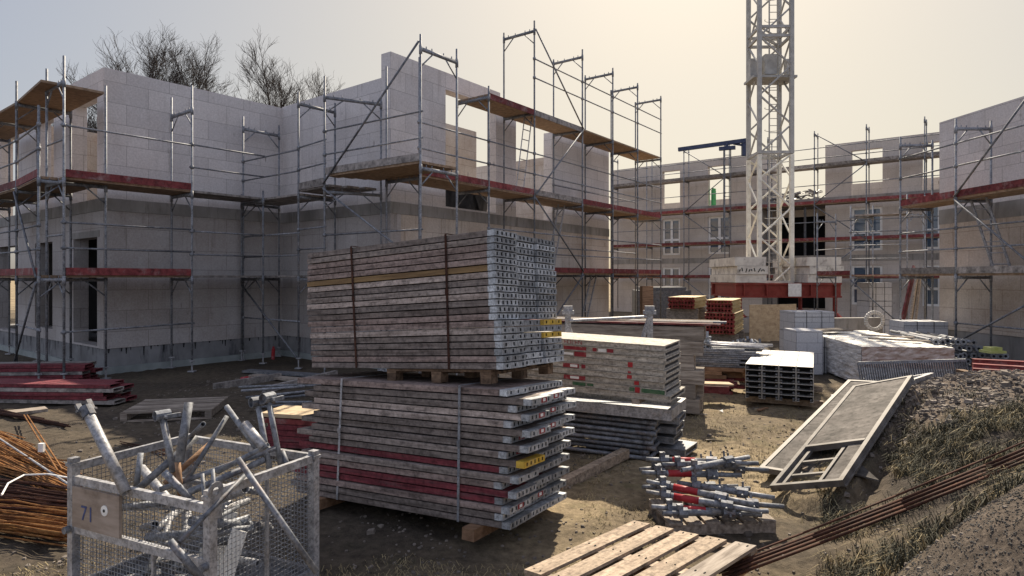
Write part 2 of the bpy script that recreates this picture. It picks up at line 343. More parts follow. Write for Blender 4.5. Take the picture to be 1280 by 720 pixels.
nt = w.node_tree; bg = nt.nodes['Background']
sky = nt.nodes.new('ShaderNodeTexSky'); sky.sky_type = 'NISHITA'; sky.sun_disc = False
sky.sun_elevation = EL; sky.sun_rotation = AZ; sky.dust_density = 3.0; sky.air_density = 1.0; sky.ozone_density = 1.6
gm = nt.nodes.new('ShaderNodeGamma'); gm.inputs[1].default_value = .42       # flattens the sky's range, lifting walls turned from the sun
nt.links.new(sky.outputs[0], gm.inputs[0])
hs = nt.nodes.new('ShaderNodeHueSaturation'); hs.inputs['Saturation'].default_value = 1.0
nt.links.new(gm.outputs[0], hs.inputs['Color'])
tcw = nt.nodes.new('ShaderNodeTexCoord'); dt = nt.nodes.new('ShaderNodeVectorMath'); dt.operation = 'DOT_PRODUCT'
dt.inputs[1].default_value = (math.sin(AZ), math.cos(AZ), 0); nt.links.new(tcw.outputs['Generated'], dt.inputs[0])
mrd = nt.nodes.new('ShaderNodeMapRange'); mrd.inputs[1].default_value = -1; mrd.inputs[2].default_value = 1; nt.links.new(dt.outputs['Value'], mrd.inputs[0])
tint = ramp(nt, [(.25, (.82, .765, .80)), (.55, (.72, .69, .73)), (.77, (.44, .432, .44)), (.97, (.54, .492, .405))])   # unseen sky opposite the sun brightened to fill shaded walls, cream towards it
nt.links.new(mrd.outputs[0], tint.inputs[0])
sx = nt.nodes.new('ShaderNodeSeparateXYZ'); nt.links.new(tcw.outputs['Generated'], sx.inputs[0])
mrz = nt.nodes.new('ShaderNodeMapRange'); mrz.inputs[1].default_value = .36; mrz.inputs[2].default_value = .9; mrz.inputs[3].default_value = 3.3; mrz.inputs[4].default_value = 3.1
nt.links.new(sx.outputs[2], mrz.inputs[0])
wm1 = mixc(nt, hs.outputs[0], tint.outputs[0], 1.0, 'MULTIPLY')
wmul = mixc(nt, wm1, mrz.outputs[0], 1.0, 'MULTIPLY')
nt.links.new(wmul, bg.inputs[0]); bg.inputs[1].default_value = .10
sc.view_settings.view_transform = 'Standard'; sc.view_settings.look = 'None'; sc.view_settings.gamma = 1
sc.view_settings.exposure = 0.95
sc.render.engine = 'CYCLES'; sc.cycles.max_bounces = 6; sc.cycles.diffuse_bounces = 4; sc.cycles.use_denoising = True

# ------------------------------------------------------------------ the frame of the left building and helpers along facades
A = V((.6219, .7835)); B = V((-.7835, .6219)); Cc = V((.597, .8024)); Cn = V((.8024, -.597))
P1 = V((-9.7, 15.2)); P2 = P1+A*4.7; P3 = P2-B*4.8
def t_at(O, d, x):
    k = (x-640)/F
    return (k*O[1]-O[0])/(d[0]-k*d[1])
def smooth(e0, e1, x):
    t = min(1, max(0, (x-e0)/(e1-e0))); return t*t*(3-2*t)

# ------------------------------------------------------------------ ground
def dcor(p, yaw, pitch, roll, L_, W_):
    R_ = Matrix.Rotation(yaw, 3, 'Z') @ Matrix.Rotation(pitch, 3, 'Y') @ Matrix.Rotation(roll, 3, 'X'); p = V(p)
    return p, p+R_ @ V((0, -W_, 0)), p+R_ @ V((L_, 0, 0))
RNL, RNR, RFL = dcor((2.685, 6.608, .085), .818, -.227, -.315, 3.0, .75)      # access deck on the mound
RFR = RNR+(RFL-RNL)
BNL, BNR, BFL = dcor((2.82, 7.28, .08), .775, -.225, -.06, 3.0, .75)
def plane_under(a, b, c, x, y):
    u, v = b-a, c-a
    det = u.x*v.y-u.y*v.x
    s = ((x-a.x)*v.y-(y-a.y)*v.x)/det; t = (u.x*(y-a.y)-u.y*(x-a.x))/det
    z = a.z+u.z*min(1, max(0, s))+v.z*min(1, max(0, t))
    out = max(0, -s, s-1)*u.length+max(0, -t, t-1)*v.length
    return z, out
def ground_h(x, y, fine=True):
    h = .3*smooth(5.3, 3.6, y)
    d = .9*(x-2.75)-.42*(y-6.0)
    m = smooth(0, 1.75, d)*smooth(12.2, 9.6, y+.35*max(0, 7-x))
    h += .86*m*(.9+.1*math.sin(x*1.3+y))
    for a, b, c in ((RNL, RNR, RFL), (BNL, BNR, BFL)):
        if abs(x-4) < 4.2 and abs(y-8) < 4.5:
            z, out = plane_under(a, b, c, x, y)
            if out < .9: h = max(h, z-.10-1.3*out)
    hump = math.exp(-((x-3.05)/1.15)**2-((y-3.25)/.62)**2)
    h += .34*hump
    dip = math.exp(-((x-2.5)/.9)**2-((y-4.55)/.5)**2); h -= .18*dip
    if fine:
        am = .034+.05*m*(1-.6*hump)
        h += am*noise.fractal(V((x*2.2, y*2.2, 1)), .8, 2.1, 5)+.03*noise.noise(V((x*.5, y*.5, 4)))+.012*noise.noise(V((x*6, y*6, 11)))-.03*max(0, noise.noise(V((x*.9+y*.5, y*.25, 21)))-.1)
        if m > .05 and y > 5.5: h += .05*m*abs(noise.noise(V((x*7, y*7, 9))))
    return h
def ground():
    ys = []; y = .6
    while y < 14: ys.append(y); y *= 1.0085
    while y < 700: ys.append(y); y *= 1.04
    NK = 400; verts = []; zone = []
    for y in ys:
        for k in range(NK+1):
            x = (-1.55+3.1*k/NK)*(y+.8)
            near = y < 16
            verts.append((x, y, ground_h(x, y, near) if near else .03*noise.noise(V((x*.5, y*.5, 4)))))
            if y < 14:
                d = .9*(x-2.75)-.42*(y-6.0); m = smooth(.1, .9, d)
                nz = noise.noise(V((x*1.1, y*1.1, 2)))
                hump = smooth(.22, .5, math.exp(-((x-3.05)/1.15)**2-((y-3.25)/.62)**2))
                spoil = m*smooth(6.6, 7.6, y+nz*.6)
                slope_shade = m*smooth(7.4, 6.4, y+nz*.7)*(1-hump)  # shade on the slope, painted as darker soil
                damp_shade = max(.85*smooth(-.6, .5, noise.noise(V((x*.45, y*.45, 7)))-.25+1.1*smooth(.5, -2.5, x+.25*(y-6)))*smooth(3.8, 4.8, y), .5*smooth(.0, .35, noise.noise(V((x*.9, y*.9, 17)))))  # painted shade at left and under the packs, plus random damp patches
                zone.append((hump*.9, max(spoil, m*.75), max(damp_shade*(1-m), slope_shade*.85), 1))
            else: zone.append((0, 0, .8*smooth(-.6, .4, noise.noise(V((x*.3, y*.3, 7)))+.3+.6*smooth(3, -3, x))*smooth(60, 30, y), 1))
    n = NK+1
    faces = [(j*n+i, j*n+i+1, (j+1)*n+i+1, (j+1)*n+i) for j in range(len(ys)-1) for i in range(NK)]
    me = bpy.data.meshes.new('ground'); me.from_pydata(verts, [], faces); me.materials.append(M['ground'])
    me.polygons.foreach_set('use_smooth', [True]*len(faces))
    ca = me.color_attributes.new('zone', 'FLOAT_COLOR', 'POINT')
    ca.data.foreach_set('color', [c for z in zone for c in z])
    o = bpy.data.objects.new('ground', me); C.objects.link(o); o['kind'] = 'structure'
ground()

# ------------------------------------------------------------------ left building
def uvface(mb, pts, mi=0): mb.quad(*pts, mi=mi, uv=[(p[0], p[1]) for p in pts])
lb = thing('unfinished_building', 'unfinished pale block building without a roof behind the scaffolding at left', 'building', (*P2, 0))
nA, n0, nB = -B, -A, -A
Z1, Z2, Z3, ZT = .6, 3.9, 4.2, 7.3
c1 = P3+Cc*11.4
def ab(a, b): return P1+A*a+B*b
# facade A (shaded, facing the yard)
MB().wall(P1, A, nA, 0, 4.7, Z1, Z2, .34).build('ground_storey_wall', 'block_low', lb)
MB().wall(P1, A, nA, 0, 4.7, Z3, ZT, .34).build('upper_storey_wall', 'block', lb)
ops0 = [(.4, 2.0, .65, 3.28), (3.6, 5.1, .9, 3.28), (6.9, 9.0, .65, 3.28)]
opsU = [(.4, 2.1, Z3, 6.75), (3.5, 4.9, 4.6, 6.75), (6.6, 8.6, Z3, 6.75)]
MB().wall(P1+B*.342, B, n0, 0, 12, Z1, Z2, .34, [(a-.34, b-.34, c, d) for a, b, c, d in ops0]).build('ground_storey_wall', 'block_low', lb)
MB().wall(P1+B*.342, B, n0, 0, 12, Z3, ZT, .34, [(a-.34, b-.34, c, d) for a, b, c, d in opsU]).build('upper_storey_wall', 'block', lb)
# facade B
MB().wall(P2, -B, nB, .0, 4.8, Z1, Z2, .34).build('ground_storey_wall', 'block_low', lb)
MB().wall(P2, -B, nB, .0, 4.44, Z3, ZT+.03, .34).build('upper_storey_wall', 'block', lb)
# facade C
tc = lambda x: t_at(P3, Cc, x)
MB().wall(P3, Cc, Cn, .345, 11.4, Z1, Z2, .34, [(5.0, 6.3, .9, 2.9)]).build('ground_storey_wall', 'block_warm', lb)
MB().wall(P3, Cc, Cn, 0, 4.45, Z3, 7.92, .34, [(tc(557), tc(620), Z3+.05, 7.45)]).build('upper_storey_wall', 'block', lb)
MB().wall(P3, Cc, Cn, 4.455, 11.4, Z3, 7.25, .34, [(tc(645), tc(690), Z3+.02, 7.3)]).build('upper_storey_wall', 'block', lb)
# ends and inner walls open to the sky
MB().wall(c1, B, Cc, .345, 17, Z3, ZT, .3).build('upper_storey_wall', 'block_warm', lb)
MB().wall(c1, B, Cc, .345, 17, Z1, Z2, .3).build('ground_storey_wall', 'block_warm', lb)
MB().wall(ab(.35, 8), A, nA, 0, 14, Z3, ZT, .24, [(6, 7, Z3, 6.5)]).build('partition_wall', 'block_warm', lb)
MB().wall(P3-Cn*1.9+Cc*1.0, Cc, Cn, 0, 4.6, Z3, 7.2, .24).build('partition_wall', 'block_warm', lb)
MB().wall(ab(2.6, .345), B, -A, 0, 7.5, Z3, ZT, .24, [(2.0, 3.2, Z3, 6.5)]).build('partition_wall', 'block_warm', lb)
MB().wall(ab(1.6, .5), B, -A, 0, 11, Z1, Z2, .2).build('partition_wall', 'dark', lb)  # near-black sheet painting the shade inside the door openings
# floor slab with its exposed edge, plinth and foot insulation
poly = [ab(-.02, 12), ab(-.02, -.02), ab(4.68, -.02), ab(4.68, -4.82), P3+Cn*.02+Cc*.0, c1+Cn*.02, c1+B*17]
def slab(name, pts, z0, z1, m):
    mb = MB(); n = len(pts)
    top = [v2(p, z1) for p in pts]; bot = [v2(p, z0) for p in pts]
    mb.quad(*reversed(top)) if False else mb.quad(*top)
    mb.quad(*bot)
    for i in range(n):
        j = (i+1) % n; mb.quad(bot[i], bot[j], top[j], top[i])
    return mb.build(name, m, lb)
slab('floor_slab', [ab(-.025, 12), ab(-.025, -.025), ab(4.675, -.025), ab(4.675, -4.8)+V((0, 0)), P3+Cn*.02, c1+Cn*.02, c1+B*17], Z2+.003, Z3-.003, 'slab')
ins = .025
slab('plinth', [ab(ins, 12), ab(ins, ins), ab(4.7+ins, ins), P3-Cn*ins+A*ins, c1-Cn*ins, c1+B*17], -.3, Z1-.004, 'plinth')
def foot(a, b): MB().bar(v2(a, .06), v2(b, .06), .10, .2).build('insulation_strip', 'plinth_foot', lb)
foot(ab(0, 0), ab(4.7, 0)); foot(ab(0, 0), ab(0, 9)); foot(P2, P3)
# dark bitumen runs under the first course, each a drip of its own length
mb = MB()
for O, d, n_, ln in ((P1, A, nA, 4.7), (P2, -B, nB, 4.7), (P1, B, n0, 8)):
    x = .1
    while x < ln:
        l = rnd.choice([.02, .03, .05, .09, .16, .22])*rnd.uniform(.6, 1.2); wd = rnd.uniform(.015, .05)
        p = O+d*x+n_*(-ins+.003)
        q = p+d*wd
        mb.quad(v2(p, Z1-.005-l), v2(p+d*wd*.6, Z1-.005-l*1.1), v2(q, Z1-.005), v2(p-d*.01, Z1-.005))
        x += rnd.uniform(.05, .35)
mb.build('bitumen_drips', 'ink', lb)
# lintel seams and a concrete ring beam
MB().bar(v2(P1+n0*.004+B*.25, 3.36), v2(P1+n0*.004+B*2.2, 3.36), .02, .16).build('lintel', 'slab', lb)

# ------------------------------------------------------------------ scaffolds
def scaffold(label, frames, decks=(), toes=(), rails=(), braces=(), levels=(), r=.026, group=None, knees=True):
    base = frames[0]['o']; s = thing('scaffold', label, 'scaffold', (base[0], base[1], 0))
    for f in frames:
        o, i = V(f['o']), V(f['i']); mb = MB(); lv = f.get('lv', levels)
        z0 = f.get('z0', .05)
        mb.tube(v2(o, z0+.2), v2(o, f['to']), r, 8); mb.tube(v2(i, z0+.2), v2(i, f['ti']), r, 8)
        for z in lv:
            if z < min(f['to'], f['ti'])+.05:
                mb.bar(v2(o, z-.05), v2(i, z-.05), .045, .07)
                mb.tube(v2(o, z-.16), v2(o, z+.03), r*1.35, 8); mb.tube(v2(i, z-.16), v2(i, z+.03), r*1.35, 8)
                if knees:
                    for p, q in ((o, i), (i, o)): mb.tube(v2(p, z-.42), v2(p+(q-p)*.32, z-.08), r*.62, 6)
                for k in (.15, .3, .62, .85): mb.tube(v2(o+(i-o)*k, z-.02), v2(o+(i-o)*k, z+.04), r*.5, 5)
        for z in f.get('rungs', ()): mb.tube(v2(o, z), v2(i, z), r*.8, 6)
        fr = mb.build('frame', f.get('m', 'galv'), s, smooth=True)
        for p in (o, i):
            MB().tube(v2(p, z0), v2(p, z0+.34), r*.75, 8).tube(v2(p, z0+.22), v2(p, z0+.25), r*2.6, 8).box((p[0]-.075, p[1]-.075, z0-.03), (p[0]+.075, p[1]+.075, z0)).build('base_jack', 'galv_light', fr)
    for a, b, z, *m in decks:
        fa, fb = frames[a], frames[b]; m = m[0] if m else 'deckwood'
        n = max(2, round((V(fa['o'])-V(fa['i'])).length/.33))
        mb = MB()
        za, zb = (z, z) if not hasattr(z, '__len__') else z
        for k in range(n):
            u = (k+.5)/n*.94+.03
            pa = V(fa['o']).lerp(V(fa['i']), u); pb = V(fb['o']).lerp(V(fb['i']), u); wd = (V(fa['o'])-V(fa['i'])).length/n*.93
            mb.bar(v2(pa, za+.025+rnd.uniform(-.006, .006)), v2(pb, zb+.025+rnd.uniform(-.006, .006)), wd, .052)
        mb.build('deck', m, s)
    for a, b, z, *m in toes:
        pa, pb = frames[a]['o'], frames[b]['o']; za, zb = (z, z) if not hasattr(z, '__len__') else z
        d = (V(pb)-V(pa)).normalized()*.03
        MB().bar(v2(V(pa)+d, za+.13), v2(V(pb)-d, zb+.13), .03, .16).build('toe_board', m[0] if m else 'toe_red', s)
    for a, b, z, *side in rails:
        key = 'i' if side and side[0] == 'i' else 'o'
        pa, pb = V(frames[a][key]), V(frames[b][key]); za, zb = (z, z) if not hasattr(z, '__len__') else z
        d = (pb-pa).normalized()*.06
        MB().tube(v2(pa-d, za), v2(pb+d, zb), r*.78, 8).tube(v2(pa, za-.04), v2(pa, za+.04), r*1.7, 6).build('guard_rail', 'galv', s, smooth=True)
    for a, za, b, zb in braces:
        pa, pb = V(frames[a]['o']), V(frames[b]['o'])
        off = V((pb-pa).normalized().orthogonal() if False else (-(pb-pa).y, (pb-pa).x)).normalized()*.05
        if (pa+off).length > pa.length: off = -off
        MB().tube(v2(pa+off, za), v2(pb+off, zb), r*.9, 8).build('brace', 'galv_dark', s, smooth=True)
    return s
def fr(O, d, n, t, off_o, off_i, to, ti, **kw):
    return dict(o=tuple(V(O)+V(d)*t+V(n)*off_o), i=tuple(V(O)+V(d)*t+V(n)*off_i), to=to, ti=ti, **kw)
LA = (2.3, 4.37)
# scaffold along facade A, its first frame standing free beyond the corner
oA = P1-B*1.35
fa = [fr(P1, A, nA, t_at(oA, A, 80), 1.35, .26, 6.95, 6.9, lv=(2.3, 4.37, 6.45)), fr(P1, A, nA, t_at(oA, A, 240), 1.35, .26, 6.95, 6.85, lv=(2.3, 4.37, 6.4)),
      fr(P1, A, nA, 3.3, 1.35, .26, 4.6, 4.6, lv=(2.3, 4.37))]
fa[0]['rungs'] = (5.2, 3.2)
scaffold('scaffold along the shaded wall left of the inner corner with red toe boards', fa, [(0, 1, 2.3), (0, 1, 4.37), (1, 2, 2.3, 'deckgrey'), (1, 2, 4.37, 'deckgrey')],
         [(0, 1, 2.3), (0, 1, 4.37)], [(0, 1, 5.5), (0, 1, (2.92)), (0, 1, 3.46), (0, 1, (1.15, 1.2)), (1, 2, 4.97), (1, 2, 5.52), (1, 2, 2.86), (1, 2, 3.42)], [], LA)
# scaffold round the corner along the left facade
o0 = P1-A*1.35
f0 = [fr(P1, B, n0, -1.0, 1.55, .3, 5.9, 6.6, lv=(2.3, 4.37, 6.4)), fr(P1, B, n0, 1.35, 1.35, .26, 6.9, 6.9, lv=(2.3, 4.37, 6.4)), fr(P1, B, n0, 3.9, 1.35, .26, 8.0, 6.9, lv=(2.3, 4.37, 6.4)), fr(P1, B, n0, 6.5, 1.35, .26, 6.9, 6.9, lv=(2.3, 4.37, 6.4))]
scaffold('scaffold wrapping the left end of the building with warm boards on top', f0, [(i, i+1, z, 'deckunder' if z > 5 else 'deckwood') for i in range(3) for z in (2.3, 4.37, 6.4)],
         [(i, i+1, z) for i in range(3) for z in (2.3, 4.37)], [(i, i+1, z) for i in range(3) for z in (2.9, 3.4, 5.0, 5.5)]+[(0, 1, 1.2)], [(1, 4.3, 0, 2.3), (0, 2.2, 1, .3)], LA)
# scaffold along facade B, in the inner corner
fb = [fr(P2, -B, nB, .25, 1.35, .26, 6.75, 6.7, lv=(2.3, 4.37, 6.45)), fr(P2, -B, nB, 2.9, 1.35, .26, 6.95, 6.9, lv=(2.3, 4.37, 6.7)),
      dict(o=tuple(P2-B*4.2-A*1.5), i=tuple(P2-B*4.75-A*.26), to=7.05, ti=6.7, lv=(2.3, 4.37, 6.6)), fr(P2, -B, nB, 7.3, 1.35, .26, 7.35, 7.35, lv=(2.5, 4.62, 7.1))]
scaffold('scaffold in the inner corner of the left building with a raised end deck', fb, [(0, 1, 2.3, 'deckgrey'), (0, 1, 4.37, 'deckgrey'), (1, 2, 4.45, 'deckgrey'), (2, 3, 4.68)], [(2, 3, 4.68, 'deckgrey'), (1, 2, 4.45, 'deckgrey')],
         [(0, 1, 4.97), (0, 1, 5.5), (0, 1, 2.86), (0, 1, 3.42), (0, 1, 1.2), (1, 2, 5.0), (1, 2, 5.55), (1, 2, 3.0), (1, 2, 3.5), (2, 3, 5.75), (2, 3, 5.2), (2, 3, 3.3)],
         [(2, 4.5, 3, 7.2), (2, 4.4, 3, 2.6), (0, 2.1, 1, .3)], LA)
# scaffold along facade C
oC = P3+Cn*1.35
tC = [t_at(oC, Cc, x) for x in (611, 668, 728, 766, 797, 826)]
tops = [(7.35, 7.3), (9.75, 9.65), (9.7, 9.6), (9.65, 9.6), (9.6, 9.5), (9.6, 9.5)]
fc = [fr(P3, Cc, Cn, t, 1.35, .24, a, b, lv=((2.4, 4.65, 7.1, 9.5) if i else (2.4, 4.65, 7.1))) for i, (t, (a, b)) in enumerate(zip(tC, tops))]
fc.insert(0, fr(P3, Cc, Cn, -.35, 1.35, .24, 7.4, 7.4, lv=(2.4, 4.65)))
scaffold('tall scaffold along the middle facade rising above the wall with open top frames', fc, [(i, i+1, z, ('deckunder' if (i*3+int(z)) % 3 else 'deckwood')) for i in range(6) for z in (2.4, 4.65)]+[(i, i+1, 7.1, 'deckunder') for i in range(1, 6)],
         [(i, i+1, 2.4) for i in range(1, 6)]+[(i, i+1, 4.65, 'toe_red' if i != 2 else 'deckgrey') for i in range(6)]+[(1, 2, 6.96), (2, 3, 6.96, 'deckgrey')],
         [(i, i+1, z) for i in range(2, 6) for z in (8.1, 8.65)]+[(i, i+1, z) for i in range(0, 6) for z in (5.3, 5.9)]+[(i, i+1, z) for i in range(1, 6) for z in (3.0, 3.6)]+[(i, i+1, z, 'i') for i in range(3, 6) for z in (5.4, 3.3)],
         [(2, 9.5, 3, 7.1), (3, 7.1, 2, 4.7), (2, 4.6, 3, 2.5), (3, 2.4, 2, .3), (1, 4.6, 1, 4.5)][:4], ())
def ladder(label, p, q, wd, wdir, n=9):
    p, q = V(p), V(q); wdir = V(wdir).normalized()*wd/2
    t = thing('ladder', label, 'ladder', p, group='aluminium ladders on the scaffolds')
    for s in (-1, 1): MB().bar(p+wdir*s, q+wdir*s, .03, .055).build('stile', 'galv_light', t)
    for k in range(n):
        c = p.lerp(q, (k+.6)/n); MB().tube(c-wdir, c+wdir, .014, 6).build('rung', 'galv_light', t)
pc = lambda i, u, z: v2(V(fc[i]['o']).lerp(V(fc[i+1]['o']), u)-Cn*.45, z)
ladder('ladder in the open wall gap of the middle facade, top level', pc(2, -.05, 4.7), pc(2, .12, 7.1), .36, (Cc.x, Cc.y, 0), 8)
ladder('ladder under the second deck of the middle facade behind the plank pack', pc(2, .55, 2.45), pc(2, .8, 4.65), .36, (Cc.x, Cc.y, 0), 8)
ladder('ladder in the lowest bay of the tall middle scaffold', pc(3, .25, .1), pc(3, .75, 2.4), .36, (Cc.x, Cc.y, 0), 8)
# dark boards leaning in the wall opening on the second level
for k in range(13):
    p = P3+Cc*(1.95+.19*k)+Cn*(-.62)
    o = MB().bar(V((0, 0, 0)), V((.16+.06*rnd.random(), 0, .6+.14*rnd.random())), .55, .014, up=(0, 1, 0)).build('black_plate', 'black_plate', world=False)
    o.location = v2(p, Z3+.01); o.rotation_euler = (0, 0, math.atan2(Cc.y, Cc.x))
    tag(o, 'thin black plate leaning in the row inside the upper wall opening', 'plate', 'row of black plates in the wall opening')

# ------------------------------------------------------------------ far building D with three storeys
dD = V((.7835, -.6219)); nD = -A; OD = V((14.2, 37.9))
db = thing('unfinished_building', 'far three storey shell with white windows and an open top floor, behind the crane', 'building', (*OD, 0))
wn = [(-5.7, -4.49), (-2.67, -1.28), (5.29, 6.77), (8.54, 10.0), (12.0, 13.4)]
def d_storey(x0, x1, z0, z1, a, b, m='block_far'):
    MB().wall(OD, dD, nD, x0, x1, z0, z1, .34, [(p, q, a, b) for p, q in wn]).build('wall', m, db)
for x0, x1 in ((-9.5, .6), (4.0, 17)):
    d_storey(x0, x1, 0.0, 3.2, .85, 2.95); d_storey(x0, x1, 3.53, 6.3, 3.75, 6.05); d_storey(x0, x1, 6.73, 9.62, 6.74, 9.15)
for z0, z1 in ((3.2, 3.53), (6.3, 6.73)):
    MB().bar(v2(OD+dD*-9.5-nD*2.2, (z0+z1)/2), v2(OD+dD*17-nD*2.2, (z0+z1)/2), 4.46, z1-z0-.004).build('floor_slab', 'slab', db)
for a, b in wn:
    for z0, z1 in ((3.75, 6.05), (.85, 2.95)):
        if (a > 11 or a < -9): continue
        mb = MB(); q = lambda x, z, k=.12: v2(OD+dD*x-nD*k, z)
        mid = (a+b)/2; zt = z0+(z1-z0)*.42
        for x in (a+.06, mid, b-.06): mb.bar(q(x, z0), q(x, z1), .07, .15 if x == mid else .13, up=(dD.x, dD.y, 0))
        for z in (z0+.045, z1-.045, zt): mb.bar(q(a+.12, z), q(b-.12, z), .06, .13)
        w_ = mb.build('window', 'frame_white', db)
        MB().quad(q(a, z0, .14), q(b, z0, .14), q(b, z1, .14), q(a, z1, .14)).build('pane', 'glass', w_)
# recess with a dark opening and its slab in between the two halves
MB().wall(OD-nD*1.8, dD, nD, .3, 4.3, 0, 6.3, .3, [(.9, 3.6, 3.6, 5.9), (.9, 3.6, .5, 2.6)]).build('recess_wall', 'block_far', db)
MB().wall(OD-nD*3.0, dD, nD, .3, 4.3, 0, 6.2, .1).build('recess_back', 'dark', db)  # near-black, painting the shade deep in the recess
for x in (.6, 4.0):
    MB().wall(OD+dD*(x-(.0 if x < 1 else .0)), -nD, dD if x < 1 else -dD, .345, 3, 0, 9.6 if x > 1 else 9.6, .3).build('recess_cheek', 'block_far', db)
for x in (1.5, 2.2, 2.9): MB().bar(v2(OD+dD*x-nD*.2, 3.55), v2(OD+dD*x-nD*.2, 6.28), .1, .1).build('steel_prop', 'galv_dark', db)
MB().wall(OD-nD*4.2, dD, nD, -9.5, .6, 6.73, 7.6, .3).build('rear_parapet', 'block_far', db)
MB().wall(OD-nD*4.2, dD, nD, 4, 17, 6.73, 7.9, .3).build('rear_parapet', 'block_far', db)
MB().wall(OD-nD*4.4, dD, nD, -9.5, 17, 0, 6.25, .1).build('interior_back', 'dark', db)  # near-black, painting the shade of the rooms behind the windows
# rubble of bent sheets on the open slab
mb = MB()
for k in range(46):
    p = OD+dD*rnd.uniform(.7, 3.9)-nD*rnd.uniform(.1, 1.2); l = rnd.uniform(.3, 1.0); a = rnd.uniform(0, 6.3)
    c = v2(p, 6.78+rnd.uniform(0, .45)); d = V((math.cos(a), math.sin(a), rnd.uniform(-.3, .4)))*l/2
    mb.bar(c-d, c+d, rnd.uniform(.04, .3), rnd.uniform(.02, .06))
tag(mb.build('sheet_rubble', 'galv_light'), 'tangle of pale bent metal sheets on the open slab right of the mast', 'rubble', kind='stuff')
tag(MB().bar(v2(OD+dD*-2.5-nD*.5, 6.75), v2(OD+dD*-2.5-nD*.5, 7.75), .55, .1, up=(dD.x, dD.y, 0)).bar(v2(OD+dD*-2.5-nD*.5, 7.75), v2(OD+dD*-2.45-nD*.5, 7.85), .5, .05, up=(dD.x, dD.y, 0)).build('green_sheet', 'green_fabric'), 'small green sheet standing in a top floor opening', 'sheet')
oD = V((13.55, 37.0))
fd = [dict(o=tuple(oD+dD*t), i=tuple(oD+dD*t-nD*.75), to=10.25, ti=10.25, lv=(2.25, 4.25, 6.25, 8.25, 10.1)) for t in (-8.8, -6.3, -3.8, -1.26, 1.2, 3.65, 6.15, 8.7, 11.2)]
scaffold('long four level scaffold across the far building behind the crane mast', fd, [(i, i+1, z, 'deckgrey' if z > 7 else 'deckwood') for i in range(8) for z in (2.25, 4.25, 6.25, 8.25)],
         [(i, i+1, z) for i in range(8) for z in (2.25, 4.25, 6.25)]+[(i, i+1, 8.25, 'deckgrey') for i in range(8)], [(i, i+1, z) for i in range(8) for z in (9.3, 8.75, 7.3, 5.3)],
         [(2, 10.1, 3, 8.3), (3, 8.2, 2, 6.3), (2, 6.2, 3, 4.3), (3, 4.2, 2, 2.3), (5, 10.1, 6, 8.3), (6, 8.2, 5, 6.3), (5, 6.2, 6, 4.3), (6, 4.2, 5, 2.3), (2, 2.2, 3, .3)], (), r=.03, knees=False)
# hoist beam on top of the far building
hb = thing('roof_hoist', 'dark blue cantilever beam with a hanging trolley on the far roof', 'hoist', v2(OD+dD*-.6-nD*.2, 9.62))
e0, e1 = at(848, 187, 38.6), at(936, 175, 36.6)
MB().bar(e0, e1, .2, .22).build('beam', 'blue_beam', hb)
pp = at(930, 176, 36.8); MB().bar(pp, V((pp.x, pp.y, 9.3)), .22, .28).bar(pp+V((-.5, .3, -.1)), V((pp.x, pp.y, 9.9)), .1, .12).build('support_post', 'blue_beam', hb)
tr = at(909, 182, 37.1); MB().bar(tr+V((-.4, .2, -.15)), tr+V((.4, -.2, -.15)), .25, .2).tube(tr+V((0, 0, -.1)), tr+V((0, 0, .2)), .08).build('trolley', 'blue_beam', hb)
mb = MB()
for s in (-.2, .2): mb.bar(tr+V((s, 0, -.2)), V((tr.x+s, tr.y, 4.3)), .05, .05)
z = 4.6
while z < tr.z-.3: mb.bar(V((tr.x-.2, tr.y, z)), V((tr.x+.2, tr.y, z)), .03, .03); z += .6
mb.build('hoist_rail', 'galv_dark', hb)

# ------------------------------------------------------------------ right building E and its scaffold
dE = V((.1, -.995)).normalized(); nE = V((-.995, -.1)); OE = V((11.72, 17.55))
eb = thing('unfinished_building', 'unfinished block wall at the right edge above a stained base tinted by warm bounce', 'building', (*OE, 0))
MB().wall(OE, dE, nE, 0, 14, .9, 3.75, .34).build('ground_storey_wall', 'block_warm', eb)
MB().wall(OE, dE, nE, 0, 14, 4.15, 6.55, .34).build('upper_storey_wall', 'block', eb)
MB().wall(OE-nE*.0, dE, nE, -.02, 14, 3.753, 4.147, 4.0).build('floor_slab', 'slab', eb)
MB().wall(OE-nE*.03, dE, nE, .03, 14, -.2, .896, .4).build('plinth', 'slab', eb)
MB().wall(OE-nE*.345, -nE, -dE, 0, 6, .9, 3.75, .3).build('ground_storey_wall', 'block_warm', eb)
MB().wall(OE-nE*.345, -nE, -dE, 0, 6, 4.15, 6.55, .3).build('upper_storey_wall', 'block', eb)
fe = [dict(o=(10.62, 17.5), i=(11.46, 17.45), to=6.15, ti=6.05, lv=(2.35, 4.2, 5.95)), dict(o=(10.75, 15.5), i=(11.6, 15.5), to=6.15, ti=6.1, lv=(2.35, 4.2, 5.95)),
      dict(o=(10.95, 13.2), i=(11.8, 13.2), to=6.15, ti=6.1, lv=(2.35, 4.2, 5.95)), dict(o=(11.1, 11.0), i=(11.95, 11.0), to=6.1, ti=6.1, lv=(2.35, 4.2, 5.95))]
scaffold('scaffold at the right edge with red toe board along the warm wall', fe, [(i, i+1, z, 'deckunder') for i in range(3) for z in (2.35, 4.2)], [(i, i+1, 4.2) for i in range(3)]+[(i, i+1, 2.35, 'deckgrey') for i in range(3)],
         [(i, i+1, z) for i in range(3) for z in (5.0, 5.55, 3.0, 3.5)]+[(1, 2, 1.2)], [(1, 4.25, 2, 6.4), (1, 4.2, 2, 2.4), (2, 1.9, 1, .7)], ())
ladder('ladder leaning on the right wall under the deck', V((11.2, 14.6, 2.45)), V((11.15, 15.35, 4.3)), .38, (.3, -1, 0), 7)
